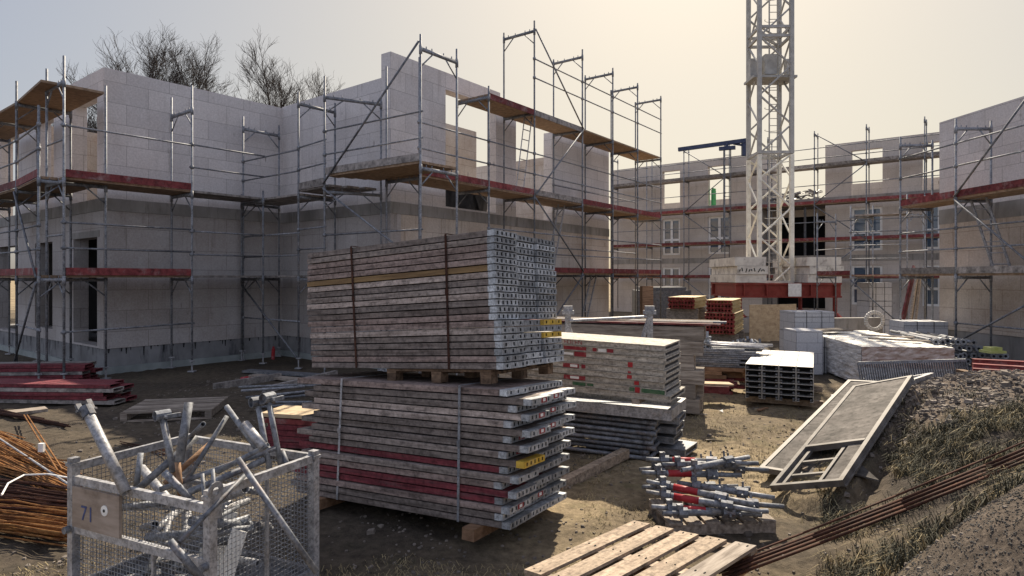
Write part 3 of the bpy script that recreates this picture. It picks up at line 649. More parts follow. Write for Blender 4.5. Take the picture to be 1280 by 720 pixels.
ft = [dict(o=(12.7, 24.0), i=(13.53, 24.0), to=5.0, ti=5.0, lv=(2.35, 4.6)), dict(o=(14.2, 23.0), i=(15.1, 23.4), to=5.3, ti=5.3, lv=(2.35, 4.6)), dict(o=(12.3, 25.8), i=(13.2, 26.1), to=4.9, ti=4.9, lv=(2.35, 4.6))]
scaffold('short scaffold tower between the crane and the right building', ft, [(0, 1, 2.35, 'deckunder'), (0, 2, 2.35), (0, 1, 4.6, 'deckgrey')], [(0, 2, 2.35)], [(0, 1, 3.0), (0, 1, 3.5), (0, 2, 3.4), (0, 1, 4.0)], [(0, 2.2, 1, .4)], ())
def loose(name, label, cat, p, q, w_, h_, m, up=(0, 0, 1), group=None):
    return tag(MB().bar(p, q, w_, h_, up=up).build(name, m), label, cat, group)
loose('leaning_board', 'long red board leaning against the scaffold at right', 'board', at(1128, 402, 18.6), at(1143, 334, 19.2), .05, .22, 'toe_red')
for k, (x0, x1) in enumerate(((1138, 1148), (1144, 1151))):
    loose('leaning_board', ('wide grey' if k == 0 else 'narrow dark grey')+' board leaning beside the long red board', 'board', at(x0, 404, 18.4), at(x1, 338, 19.0), .05, .2 if k == 0 else .11, 'old_wood')

# ------------------------------------------------------------------ tower crane
MC = V((11.67, 29.0)); e1 = V((-.028, -.9996)); e2 = V((.9996, -.028)); hs_ = .705
NC = MC-e2*2.1+e1*1.95
cr = thing('tower_crane', 'lattice tower crane mast on a red chassis rising out of the picture', 'crane', (*MC, 0))
cor = [MC+e1*hs_*a+e2*hs_*b for a, b in ((1, -1), (1, 1), (-1, 1), (-1, -1))]
def mast(z0, z1, m, ring):
    chords = MB()
    for c in cor: chords.bar(v2(c, z0), v2(c, z1), .17, .17, up=(e1.x, e1.y, 0))
    chords.build('mast_chords', m, cr)
    br = MB(); z = z0; k = 0; st = 1.3
    while z < z1-.2:
        for i in range(4):
            a, b = cor[i], cor[(i+1) % 4]
            if k % 2: a, b = b, a
            br.tube(v2(a, z), v2(b, min(z+st, z1)), .045, 6)
        z += st; k += 1
    for zr in ring:
        for i in range(4): br.bar(v2(cor[i], zr), v2(cor[(i+1) % 4], zr), .1, .12)
        br.bar(v2(cor[0], zr), v2(cor[2], zr), .06, .06)
    br.build('mast_bracing', m, cr)
mast(1.5, 7.75, 'cream_paint', (2.1,)); mast(7.78, 20, 'shade_grey', (7.85, 13.0, 13.4, 18.6))
lad = MB()
lc = MC+e2*.15+e1*.1
for s in (-.2, .2): lad.bar(v2(lc+e2*s, 1.6), v2(lc+e2*s, 20), .05, .05)
z = 1.8
while z < 20: lad.tube(v2(lc-e2*.2, z), v2(lc+e2*.2, z), .018, 5); z += .32
z = 3
while z < 20:
    pts = [v2(lc+e2*(.35*math.cos(a))-e1*(.35*math.sin(a)+.1), z) for a in [math.pi*k/6 for k in range(7)]]; lad.path(pts, .015, 4); z += 1.0
lad.build('ladder', 'shade_grey', cr)
MB().box((-.3, -.25, 0), (.25, .2, .9)).box((-.9, -.1, -.1), (-.5, .3, .75)).box((-.95, -.6, -.25), (1.0, .6, -.15)).box((.7, -.2, 0), (.95, .15, .7)).build('switch_cabinet', 'shade_grey', cr, world=False).location = (0, 0, 11.45)
def crb(u0, u1, v0, v1, z0, z1, name, m, par):       # u along e2, v away from camera (-e1) measured from the near corner
    c = [NC+e2*u-e1*v for u, v in ((u0, v0), (u1, v0), (u1, v1), (u0, v1))]
    return MB().hexa([v2(p, z0) for p in c]+[v2(p, z1) for p in c]).build(name, m, par)
def ibeam(u0, u1, v0, v1, name):
    for za, zb, g in ((1.45, 1.52, .0), (2.0, 2.07, .0), (1.52, 2.0, .1)):
        crb(u0+g*(u1-u0 < 1), u1-g*(u1-u0 < 1), v0+g*(v1-v0 < 1), v1-g*(v1-v0 < 1), za, zb, name, 'red_steel', cr)
for v in (0, 3.55): ibeam(0, 4.4, v, v+.35, 'chassis_beam')
for u in (0, 4.05): ibeam(u, u+.35, .36, 3.54, 'chassis_beam')
for u in (1.0, 1.8, 3.0): ibeam(u, u+.3, .36, 3.54, 'chassis_beam')
for u in (.3, 1.25, 2.35, 3.1, 4.1): crb(u, u+.05, -.02, .1, 1.52, 2.0, 'stiffener', 'red_steel', cr)
for u, v in ((.2, .2), (4.2, .2), (.2, 3.7), (4.2, 3.7)):
    p = NC+e2*u-e1*v
    MB().tube(v2(p, .75), v2(p, 1.45), .09, 10).tube(v2(p, .62), v2(p, .8), .3, 10, r2=.12).build('jack', 'red_steel', cr)
    tag(MB().box((p.x-.6, p.y-.6, 0), (p.x+.6, p.y+.6, .6)).build('footing_block', 'slab'), 'concrete footing block under the '+('front left' if (u < 1 and v < 1) else 'front right' if v < 1 else 'rear left' if u < 1 else 'rear right')+' jack of the crane', 'concrete block')
MB().box((-.2, 0, 1.5), (.35, .02, 2.05)).build('sign_plate', 'white_label', cr, world=False).location = (.2, -1.98, 0)
for side, (u0, u1) in (('left', (-.03, 1.27)), ('right', (3.0, 4.42))):
    for k in range(3):
        z = 2.09+k*.355; j = (.0, .06, -.04)[k]; jj = (.05, 0, .02)[k]
        o = crb(u0+j, u1+j, .0+jj, 3.85+jj, z, z+(.345 if k < 2 else .37), 'ballast_block', 'ballast', None)
        tag(o, ('lowest', 'middle', 'topmost')[k]+' concrete ballast slab '+side+' of the crane mast', 'ballast')
        if side == 'left' and k == 1:
            for q in range(9):
                g = MB()
                u = .12+q*.13; zz = z+.08
                g.bar(v2(NC+e2*u+e1*.0-e1*(jj-.006), zz+rnd.uniform(0, .05)), v2(NC+e2*(u+rnd.uniform(-.05, .12))-e1*(jj-.006), zz+rnd.uniform(.12, .2)), .03, .035)
                g.build('graffiti_stroke', 'ink', o)

# ------------------------------------------------------------------ bare trees behind the left building
def tree(label, base, height, spread, seed, lean=0):
    r = random.Random(seed); r2_ = random.Random(seed+50); t = thing('bare_tree', label, 'tree', base)
    tk, tw = MB(), MB()
    def grow(p, d, l, rad, lev):
        n = 3 if lev < 2 else 2; q = p
        for s in range(n):
            d = (d+V((r.gauss(0, .17), r.gauss(0, .17), .05 if lev else .02))).normalized()
            q2 = q+d*l/n; rr = rad*(1-.35*(s+1)/n)
            (tk if lev < 3 else tw).tube(q, q2, max(.010, rad*(1-.35*s/n)), 6 if lev < 2 else 3, r2=max(.008, rr), caps=False); q = q2
            if lev >= 4:
                for _ in range(1):
                    ax = V((r2_.gauss(0, 1), r2_.gauss(0, 1), r2_.gauss(.3, .5))).normalized(); nd = (d+ax*.9).normalized()
                    q3 = q+nd*l*r2_.uniform(.3, .6); tw.tube(q, q3, .008, 3, r2=.005, caps=False)
                    tw.tube(q3, q3+(nd+V((r2_.gauss(0, .4), r2_.gauss(0, .4), .2)))*l*.25, .006, 3, r2=.004, caps=False)
            if lev < 6 and s >= (1 if lev == 0 else 0):
                for b in range(r.choice([1, 2, 2] if lev < 3 else [1, 1, 2]) if lev else 2):
                    ax = V((r.gauss(0, 1), r.gauss(0, 1), r.gauss(0, .3))).normalized()
                    nd = (d+ax*spread*(1.0 if lev < 2 else .85)+V((0, 0, .12))).normalized()
                    grow(q, nd, l*r.uniform(.52, .74), rr*r.uniform(.5, .68), lev+1)
        if lev < 6: grow(q, d, l*.68, rad*.6, lev+1)
    grow(V(base), V((lean, 0, 1)).normalized(), height*.36, height*.014, 0)
    tk.build('trunk', 'bark', t, smooth=True); tw.build('crown', 'bark', t)
tree('bare winter tree with a wide crown behind the left roofline', at(235, 347, 46)*V((1, 1, 0)) if False else V(((243-640)/F*46, 46, 0)), 19.0, .78, 5, .0)
tree('narrower bare winter tree right of the wide one, above the inner corner', V(((355-640)/F*44, 44, 0)), 17.9, .66, 21)

# ------------------------------------------------------------------ packs of scaffold planks
def rot3(roll, pitch, yaw): return Matrix.Rotation(yaw, 3, 'Z') @ Matrix.Rotation(pitch, 3, 'Y') @ Matrix.Rotation(roll, 3, 'X')
class Frame:
    def __init__(s, p, yaw, pitch=0, roll=0): s.p = V(p); s.R = rot3(roll, pitch, yaw); s.e = (roll, pitch, yaw)
    def __call__(s, x, y, z): return s.p+s.R @ V((x, y, z))
    def px(s, x, y, z): q = s(x, y, z); return 640+F*q.x/q.y, HY+F*(H-q.z)/q.y
    def x_at(s, col, y=0, z=0):
        lo, hi = -1.0, 6.0
        for _ in range(40):
            m = (lo+hi)/2
            if s.px(m, y, z)[0] > col: lo = m
            else: hi = m
        return lo
PL, PW, PH = 2.5, .374, .0515
def plank_proto(name, m, cap, kind):
    mb = MB(); mb.box((.07, -PW, 0), (PL-.03, 0, PH)); mb.hexa([(PL-.03, -PW, 0), (PL-.03, 0, 0), (PL, -.025, .012), (PL, -PW+.025, .012), (PL-.03, -PW, PH), (PL-.03, 0, PH), (PL, -.025, PH-.012), (PL, -PW+.025, PH-.012)]); o = mb.build(name, m, world=False)
    for end in (0,):
        c = MB()
        lo, hi = (0, .075) if end == 0 else (PL-.105, PL)
        c.box((lo, -PW-.002, -.0012), (hi, .002, PH+.0012))
        X = -.007 if end == 0 else PL+.007; s = -1 if end == 0 else 1
        if kind == 'slots': ops = [(PW*(.12+.19*k)-.014, PW*(.12+.19*k)+.014, .011, .043) for k in range(5)]
        else: ops = [(PW*u-.015, PW*u+.015, .013, .041) for u in (.15, .5, .85)]
        O = (X, 0) if end == 0 else (X, -PW)
        c.wall(O, (0, -1) if end == 0 else (0, 1), (s, 0), 0, PW, 0, PH, .005, ops)
        ec = c.build('end_plate', cap, o, world=False)
        d = MB(); xx = -.0015 if end == 0 else PL+.0015
        d.quad((xx, 0, .006), (xx, -PW, .006), (xx, -PW, PH-.006), (xx, 0, PH-.006)); d.build('slot_shade', 'dark', ec, world=False)  # dark plate painting the shade behind the slots
    return o
protos = {}
def plank_copy(m, cap, kind):
    key = (m, cap, kind)
    if key not in protos:
        protos[key] = plank_proto('scaffold_plank', m, cap, kind); return protos[key]
    return copy_tree(protos[key])
UP = Frame((-.097, 5.608, 1.496), 2.58, .068, .045)
LP = Frame((-.049, 5.325, .202), 2.636, .032, .07)
cols = ['front', 'middle', 'back']
for k in range(20):
    for c in range(3):
        row = 19-k                       # 0 = topmost
        m, cap, kind = 'plank', 'steel_cap', 'slots' if (row < 13 and not (c == 1 and row > 11)) else 'holes'
        look = 'grey plank with slotted end' if kind == 'slots' else 'grey plank with holed end'
        if c == 0 and row == 5: m, look = 'plank_orange', 'orange brown plank'
        if c == 2 and row in (13, 15): cap, look = 'cap_yellow', 'plank with yellow end plate'
        if row > 12 and c == 0: look = 'reddish grey plank'
        o = plank_copy(m, cap, kind)
        dx = (-.0 if row < 13 else -.045 - .02*(row > 17))+rnd.uniform(-.008, .008)+(.0, .045, .02)[c]
        o.location = UP(dx+.03, -c*(PW+.018)+rnd.uniform(-.004, .004), k*.0626)
        o.rotation_euler = (UP.e[0], UP.e[1], UP.e[2]+rnd.uniform(-.003, .003))
        tag(o, f'{look}, {ORD[row]}, {cols[c]} column of the upper pack', 'plank', 'planks of the upper pack')
LROW = {10: 'plank_red', 13: 'plank_red', 14: 'plank_red'}
for k in range(18):
    for c in range(3):
        row = 17-k
        m = LROW.get(row, 'plank') if c < 2 else 'plank'; cap, kind = 'steel_cap', 'holes' if rnd.random() < .5 else 'slots'
        look = 'weathered grey brown plank' if m == 'plank' else 'red painted plank'
        if c == 0 and row == 9: cap, look = 'cap_yellow', 'grey plank with yellow end plate'
        o = plank_copy(m, cap, kind)
        lean = -.17*smooth(17, 3, row) if row else 0
        dx = lean+(.10 if row % 2 == 0 else -.02)*(.4 if row > 13 else 1)+rnd.uniform(-.03, .03)
        if row == 0: dx = .0
        dx = dx*(1, .75, .5)[c]+(-.03, -.03, -.05)[c]*(row % 2)+(0, .02, .02)[c]
        o.location = LP(dx, -c*(PW+.016)+rnd.uniform(-.012, .012), k*.0645)
        o.rotation_euler = (LP.e[0], LP.e[1], LP.e[2]+rnd.uniform(-.012, .012))
        tag(o, f'{look}, {ORD[row] if row < 17 else "lowest"}, {cols[c]} column of the lower pack', 'plank', 'planks of the lower pack')
        if c < 2 and row in (1, 3, 5, 6, 8, 12, 15) and cap == 'steel_cap':       # red and white stickers on the plates
            q = MB(); xx = -.0085
            y0 = -PW*rnd.uniform(.3, .45)
            q.quad((xx, y0, .008), (xx, y0-.11, .008), (xx, y0-.11, .05), (xx, y0, .05))
            st = q.build('sticker', 'maroon', o, world=False)
            q = MB(); q.quad((xx-.001, y0-.03, .017), (xx-.001, y0-.08, .017), (xx-.001, y0-.08, .043), (xx-.001, y0-.03, .043)); q.build('sticker_print', 'white_label', st, world=False)
def strap(label, fr_, x, w_, zt, m, wtot=1.22, lean=0, ft=.012):
    mb = MB(); t = .004
    mb.bar(fr_(x-lean, ft, -.0), fr_(x, ft, zt), w_, t, up=fr_.R @ V((0, 1, 0)))
    mb.bar(fr_(x, ft, zt+.006), fr_(x, -wtot, zt+.006), w_, t, up=fr_.R @ V((0, 0, 1)))
    mb.box  # buckle
    p = fr_(x-lean*.5, ft+.006, zt*.55); mb.bar(p, p+V((0, 0, .05)), w_*1.4, .008, up=fr_.R @ V((0, 1, 0)))
    tag(mb.build('packing_strap', m), label, 'strap')
strap('dark rusty steel strap round the upper plank pack, nearer its right end', UP, UP.x_at(560, 0, .6), .024, 1.252, 'rust_dark')
strap('dark rusty steel strap round the upper plank pack, nearer its left end', UP, UP.x_at(441, 0, .6), .024, 1.252, 'rust_dark', lean=.05)
strap('pale strap round the lower plank pack, nearer its right end', LP, LP.x_at(575, 0, .6), .024, 1.162, 'galv', ft=.02)
strap('pale strap round the lower plank pack, nearer its left end', LP, LP.x_at(427, 0, .6), .024, 1.162, 'galv_light', lean=-.02, ft=.02)
# marks on the front of the upper pack
# pallet between the packs
def pallet(label, fr_, L_, W_, m, n=5, hgt=.13, bw=.13, blocks=3, group=None, board=.022, bottom=True, bl=.12):
    t = thing('pallet', label, 'pallet', fr_.p, fr_.e, group)
    for k in range(n):
        y = -(W_-bw)*k/(n-1) if n > 1 else 0
        MB().box((0, y-bw, hgt-board), (L_, y, hgt)).build('deck_board', m, t, world=False)
    for i in range(blocks):
        x = (L_-.12)*i/(blocks-1)
        MB().box((x-.0, -W_, hgt-board*2-.002), (x+.12, 0, hgt-board-.002)).build('cross_board', m, t, world=False)
    for i in range(blocks):
        for j in range(3):
            x = (L_-.12)*i/(blocks-1); y = -(W_-.11)*j/2
            MB().box((x+.004, y-.11, .018 if bottom else .0), (x+.116, y, hgt-board*2-.004)).build('block', m, t, world=False)
    for j in range(3 if bottom else 0):
        y = -(W_-.11)*j/2
        MB().box((0, y-.108, 0), (L_, y-.002, .016)).build('bottom_board', m, t, world=False)
    return t
pallet('worn brown pallet squeezed between the upper and lower plank packs', Frame(UP(.12, -.02, -.132), *[UP.e[i] for i in (2, 1, 0)]), 1.25, 1.15, 'dark_wood', 4, .126, .12, bottom=False)
for i, (x, lab) in enumerate(((.30, 'right'), (2.1, 'left'))):
    a, b = LP(x, .12, -.055), LP(x, -1.3, -.055)
    loose('bearer_timber', f'squared bearer timber under the {lab} end of the lower plank pack', 'timber', a, b, .12, .10, 'brown_wood')

# ------------------------------------------------------------------ white panel stack and the frames under it
WP = Frame((1.828, 7.702, .805), 2.639, -.02, -.01)
def panel(m, L_=2.3, W_=.75, h=.071):
    mb = MB(); mb.box((.012, -W_, 0), (L_, 0, h))
    mb.wall((-.003, 0), (0, -1), (-1, 0), 0, W_, 0, h, .014, [(.05, W_-.05, .018, h-.016)])
    o = mb.build('formwork_shutter', m, world=False)
    MB().quad((.010, -.03, .012), (.010, -W_+.03, .012), (.010, -W_+.03, h-.012), (.010, -.03, h-.012)).build('end_shade', 'black_plate', o, world=False)  # black quad painting the shade in the hollow end
    MB().box((.0, .0005, h-.012), (L_, .006, h-.001)).box((.0, .0005, .001), (L_, .006, .012)).build('edge_rim', m, o, world=False)
    return o
wp0 = panel('white_board')
wpan = []
for k in range(9):
    o = wp0 if k == 0 else copy_tree(wp0)
    o.location = WP(rnd.uniform(-.012, .012)+(-.06 if k == 0 else 0), rnd.uniform(-.008, .008), k*.0755); o.rotation_euler = WP.e
    tag(o, f'dirty white formwork panel, {ORD[8-k] if k else "lowest"}, in the sunlit panel stack', 'panel', 'white formwork panels in one stack'); wpan.append(o)
def wmark(row, c0, c1, z0, z1, m, name='label'):
    o = wpan[8-row]; z = (8-row)*.0755
    x0, x1 = WP.x_at(c0, 0, z+.03), WP.x_at(c1, 0, z+.03)
    k = .0075 if m != 'white_label' else .0085
    return MB().quad(WP(x1, k, z+z0), WP(x0, k, z+z0), WP(x0, k, z+z1), WP(x1, k, z+z1)).build(name, m, o)
wmark(1, 705, 733, .006, .066, 'maroon'); wmark(2, 718, 733, .006, .066, 'maroon'); wmark(2, 705, 717, .02, .05, 'white_label')
wmark(1, 741, 746, .008, .06, 'maroon'); wmark(1, 748, 758, .014, .054, 'white_label'); wmark(1, 759, 767, .008, .06, 'maroon')
wmark(4, 704, 724, .006, .06, 'maroon'); wmark(4, 713, 722, .016, .05, 'white_label'); wmark(4, 727, 732, .01, .06, 'maroon')
wmark(6, 705, 732, .006, .06, 'maroon'); wmark(6, 713, 724, .018, .05, 'white_label')
wmark(3, 785, 791, .004, .066, 'red_paint', 'paint_mark'); wmark(5, 784, 790, .004, .066, 'red_paint', 'paint_mark'); wmark(4, 785, 789, .004, .03, 'red_paint', 'paint_mark'); wmark(7, 794, 800, .0, .068, 'red_paint', 'paint_mark'); wmark(6, 793, 799, .02, .066, 'red_paint', 'paint_mark')
wmark(7, 716, 732, .012, .055, 'green_mark', 'paint_smear'); wmark(7, 787, 793, .01, .06, 'green_mark', 'paint_smear'); wmark(7, 802, 831, .008, .06, 'green_mark', 'paint_smear'); wmark(7, 734, 742, .02, .05, 'green_mark', 'paint_smear')
zt = 8*.0755; x0 = WP.x_at(730, 0, zt+.03)
place_text('lettering', 'EULEN', .088, 'maroon', wpan[8], WP(WP.x_at(705, 0, zt), .008, zt+.006), WP(0, 0, 0)-WP(1, 0, 0), WP.R @ V((0, 0, 1)))
for k in range(2):
    loose('bearer_timber', 'squared timber bearer under the '+('right' if k == 0 else 'left')+' end of the white panel stack', 'timber', WP(.35+1.5*k, .02, -.035), WP(.35+1.5*k, -.75, -.035), .09, .06, 'old_wood')
FP = Frame((1.70, 7.93, .03), 2.67, 0, 0)
def pipe_frame(m, L_=2.0, W_=.85, r=.026):
    mb = MB(); c = [(0, 0, 0), (L_, 0, 0), (L_, -W_, 0), (0, -W_, 0)]
    for i in range(4): mb.tube(c[i], c[(i+1) % 4], r, 8)
    for u in (.3, .65): mb.tube((L_*u, 0, 0), (L_*u, -W_, 0), r*.8, 6)
    mb.tube((0, -W_*.5, 0), (L_, -W_*.5, 0), r*.7, 6)
    for p in c[:1]+c[3:]: mb.tube(V(p)+V((-.05, 0, 0)), V(p)+V((.06, 0, 0)), r*1.25, 8)
    return mb.build('pipe_barrier', m, world=False, smooth=True)
pf0 = pipe_frame('galv_dark')
for k in range(8):
    o = pf0 if k == 0 else copy_tree(pf0)
    o.location = FP(rnd.uniform(-.05, .06), rnd.uniform(-.04, .03), .03+k*.062); o.rotation_euler = (FP.e[0], FP.e[1], FP.e[2]+rnd.uniform(-.03, .03))
    tag(o, f'tubular steel frame lying flat, {ORD[7-k] if k else "lowest"}, under the white panel stack', 'frame', 'steel frames under the white panels')
mb = MB(); q = lambda x, y, z: FP(x, y, z)
for a, b in (((-.28, .05, .6), (2.1, .05, .6)), ((-.28, -.8, .6), (2.1, -.8, .6)), ((-.26, .05, .6), (-.26, -.8, .6)), ((2.1, .05, .6), (2.1, -.8, .6))): mb.bar(q(*a), q(*b), .05, .13)
tr_ = mb.build('metal_tray', 'galv_light'); tag(tr_, 'open pale metal tray lying on the steel frames below the white panels', 'tray')
MB().bar(q(-.2, -.375, .55), q(2.05, -.375, .55), .8, .02).build('tray_bottom', 'galv', tr_)
for k in range(4):
    o = panel('galv', 1.2, .5, .085) if k == 0 else copy_tree(gp0)
    if k == 0: gp0 = o
    o.name = 'steel_shutter'
    G_ = Frame((2.02+.03*k, 8.15-.02*k, .05+.13*k), 2.62+.03*k)
    if k == 0: G_ = Frame((2.17, 8.05, .04), 2.55)
    o.location = G_.p; o.rotation_euler = G_.e
    tag(o, f'grey steel panel, {["lowest", "second lowest", "third lowest", "topmost"][k]}, beside the steel frames', 'panel', 'grey steel panels right of the frames')
loose('squared_timber', 'pale squared timber lying on the ground beside the plank packs', 'timber', at(698, 608, 6.95), at(782, 566, 8.0), .11, .11, 'pale_wood')

# ------------------------------------------------------------------ long grey timbers behind the white stack
BP = Frame((2.95, 10.6, .05), 2.78)
for k in range(6):
    for c in range(3):
        L_ = 3.2; dx = rnd.uniform(-.22, .12)
        o = MB().box((dx, -.25, 0), (dx+L_, 0, .232)).build('heavy_timber', 'old_wood', world=False)
        if (k, c) not in ((0, 0),): pass
        o.location = BP(0, -c*.262, k*.24); o.rotation_euler = (0, 0, BP.e[2]+rnd.uniform(-.012, .012))
        tag(o, f'grey weathered heavy timber, {["lowest", "second lowest", "third lowest", "fourth lowest", "fifth lowest", "topmost"][k]}, {["front", "middle", "back"][c]} row of its stack', 'timber', 'stacked grey timbers behind the white panels')
for k in range(6):
    loose('thin_board', f'{["dark red", "grey", "dark red", "grey", "brown", "pale"][k]} thin board on the heavy timbers, {["front", "second", "third", "fourth", "fifth", "rear"][k]} of six', 'board',
          BP(-.45+rnd.uniform(-.15, .2), -.06-.12*k, 1.475+.02*(k % 2)), BP(3.0, -.06-.12*k+rnd.uniform(-.05, .05), 1.475+.02*(k % 2)), .105, .03, ['toe_red', 'old_wood', 'toe_red', 'galv', 'brown_wood', 'pale_wood'][k])
for lab, col in (('left', 710), ('right', 812)):
    b = at(col, 470, 9.9); t = thing('trestle', f'white steel trestle at the {lab} of the grey timber stack', 'trestle', b, group=None)
    mb = MB(); tp = at(col, 392, 9.9); MB().bar(V((b.x, b.y, 0)), tp, .09, .07).build('post', 'galv_light', t)
    MB().bar(tp+V((-.02, 0, -.1)), V((b.x-.38 if lab == 'right' else b.x+.35, b.y-.1, .55)), .05, .05).build('strut', 'galv_light', t)
    MB().bar(tp+V((-.09, 0, .02)), tp+V((.09, 0, .02)), .12, .06).bar(tp+V((0, 0, .02)), tp+V((0, 0, .12)), .14, .08).build('head_plate', 'galv_light', t)
tag(MB().tube(at(712, 401, 9.8), at(808, 396, 9.8), .025, 8).build('cross_tube', 'galv_light'), 'pale tube joining the two white trestles', 'tube')

# ------------------------------------------------------------------ mixed stacks right of the timbers
SP = Frame((4.35, 12.6, .0), 2.85)
sets = [('red_plank', 'toe_red', .22, .055, 5, 2, .0), ('brown_batten', 'brown_wood', .2, .07, 3, 2, .30), ('steel_rail', 'galv', .15, .034, 9, 4, .53)]
nm = ['lowest', 'second lowest', 'third lowest', 'fourth lowest', 'fifth lowest', 'topmost']
for name, m, w_, h_, rows, cs, z0 in sets:
    for k in range(rows):
        for c in range(cs):
            dx = rnd.uniform(-.25, .25); tilt = rnd.uniform(-.06, .06); gap = 1.22 if m == 'galv' else 1.08
            o = MB().bar(SP(dx-(.35 if m == 'galv' else 0), -.06-c*(w_+.03), z0+h_*k*gap+h_/2), SP(dx+1.5, -.06-c*(w_+.03)+tilt, z0+h_*k*gap+h_/2), w_, h_).build(name, m)
            tag(o, f'{dict(red_plank="red plank", brown_batten="brown timber", steel_rail="grey steel rail")[name]}, {(nm[k] if k < 5 else ["sixth", "seventh", "eighth", "ninth"][k-5]+" lowest") if k < rows-1 else "topmost"} of {rows}, {["front", "second", "third", "rear"][c]} row, left of silver channels', 'plank' if 'plank' in name else 'timber' if 'batten' in name else 'rail', f'{name.replace("_", " ")}s left of the silver profiles')
o = loose('red_plank', 'pinkish red plank with pale top lying in front of the grey rails', 'plank', at(856, 484, 11.6), at(908, 486, 11.6), .3, .12, 'toe_red')
loose('pale_board', 'pale board lying on top of the pinkish red plank', 'board', at(850, 478, 11.65), at(914, 480, 11.65), .28, .03, 'beige_ply')
for k in range(8):
    o = tag(MB().tube(SP(-.5-.05*k+rnd.uniform(-.1, .1), -.05-.07*k, .93+.03*rnd.random()), SP(.8, -.05-.07*k+rnd.uniform(-.2, .2), .95+.06*rnd.random()), .024, 8, hollow=True).build('scaffold_tube', 'galv_light', smooth=True),
        'loose bright tube on top of the grey rails beside the heavy timbers', 'tube', 'loose tubes on the grey rails')
CB = Frame((4.6, 14.2, .45), 2.95)
for k, (x, z, l) in enumerate(((0, .0, 1.5), (-.2, .62, 1.9))):
    loose('brown_crossbar', ('lower' if k == 0 else 'upper')+' brown timber crossbar behind the grey rails', 'timber', at(848, 462-k*18, 14), at(938, 458-k*17, 14), .14, .12, 'brown_wood')
for k, col in enumerate((868, 931)):
    loose('brown_post', ('left' if k == 0 else 'right')+' short brown post carrying the timber crossbars', 'post', V(((col-640)/F*14.1, 14.1, 0)), at(col, 434, 14.1), .2, .2, 'brown_wood', up=(0, 1, 0))
# red-ended yellow formwork beams
def hbeam():
    mb = MB(); L_ = 2.2
    mb.box((0, -.085, 0), (L_, 0, .028)).box((0, -.085, .087), (L_, 0, .115)).box((.002, -.057, .028), (L_-.002, -.028, .087))
    o = mb.build('formwork_girder', 'yellow_wood', world=False)
    MB().box((-.035, -.087, -.001), (-.001, .001, .03)).box((-.035, -.087, .085), (-.001, .001, .116)).box((-.035, -.059, .03), (-.001, -.026, .085)).build('end_cap', 'red_end', o, world=False)
    return o
hb0 = None
for lab, P0_, rows, cs in (('nearer red ended pile', (5.6, 18.6, .68), 8, 9), ('farther red ended pile', (5.0, 20.5, 1.32), 3, 9)):
    HP = Frame(P0_, math.radians(64))
    for k in range(rows):
        for c in range(cs):
            if k >= rows-3 and rows == 8 and c > 7: continue
            if hb0 is None: hb0 = hbeam(); o = hb0
            else: o = copy_tree(hb0)
            o.location = HP(rnd.uniform(-.05, .05)+(.25 if k >= 5 and rows == 8 else 0), -c*.094, k*.121); o.rotation_euler = HP.e
            tag(o, f'yellow beam, {lab}, {["lowest", "second", "third", "fourth", "fifth", "sixth", "seventh", "eighth"][k]} layer up, {["first", "second", "third", "fourth", "fifth", "sixth", "seventh", "eighth", "ninth"][c]} from left', 'formwork beam', 'yellow formwork beams with red ends')
    for k in range(2):
        p = HP(.3+1.4*k, .1, -.05); loose('bearer_timber', f'{"front" if k == 0 else "rear"} bearer block under the {lab}', 'timber', V((p.x, p.y, P0_[2]/2-.01)), HP(.3+1.4*k, -.9, 0)*V((1, 1, 0))+V((0, 0, P0_[2]/2-.01)), .2, P0_[2]-.02, 'old_wood')
loose('plywood_board', 'large beige plywood board standing on edge under the crane chassis', 'board', at(937, 412, 23)*V((1, 1, 0))+V((0, 0, .66)), at(995, 412, 23.6)*V((1, 1, 0))+V((0, 0, .66)), .03, 1.33, 'beige_ply')
loose('concrete_barrier', 'low grey concrete wall behind the coiled hose', 'wall', V((10.1, 20.6, .5)), V((12.0, 20.9, .5)), .3, 1.0, 'slab')
mb = MB(); hc = at(1093, 401, 19.6)
for r_ in (.29, .26, .23):
    mb.path([hc+V((math.cos(a)*r_, .05*(r_-.26), math.sin(a)*r_)) for a in [math.pi*2*k/24 for k in range(25)]], .03, 6)
tag(mb.build('hose_coil', 'hose', smooth=True), 'pale coiled hose ring leaning on the low concrete wall', 'hose')
for j, (X_, Y_, z_, lab) in enumerate(((5.75, 15.6, .55, 'behind the silver channels'), (3.75, 12.85, .93, 'on the grey rails left of the beams'))):
    for k in range(16):
        p = V((X_+rnd.uniform(-.33, .33), Y_+rnd.uniform(-.2, .2), z_+.012*k)); a_ = rnd.uniform(0, 6.3); d = V((math.cos(a_)*.16, math.sin(a_)*.16, rnd.uniform(-.1, .12)))
        o = MB().tube(p-d, p+d, .028, 7, hollow=True).bar(p-d*.4, p-d*.4+V((0, .02, .12)), .05, .035).build('bracket', rnd.choice(['galv', 'galv_light', 'steel_cap']))
        tag(o, 'small galvanised bracket in the loose heap '+lab, 'bracket', 'galvanised brackets '+lab)
    if j == 0: tag(MB().box((X_-.45, Y_-.4, 0), (X_+.45, Y_+.4, .5)).box((X_-.48, Y_-.43, .5), (X_+.48, Y_+.43, .53)).build('storage_box', 'galv'), 'grey metal storage box carrying loose brackets behind the silver channels', 'box')
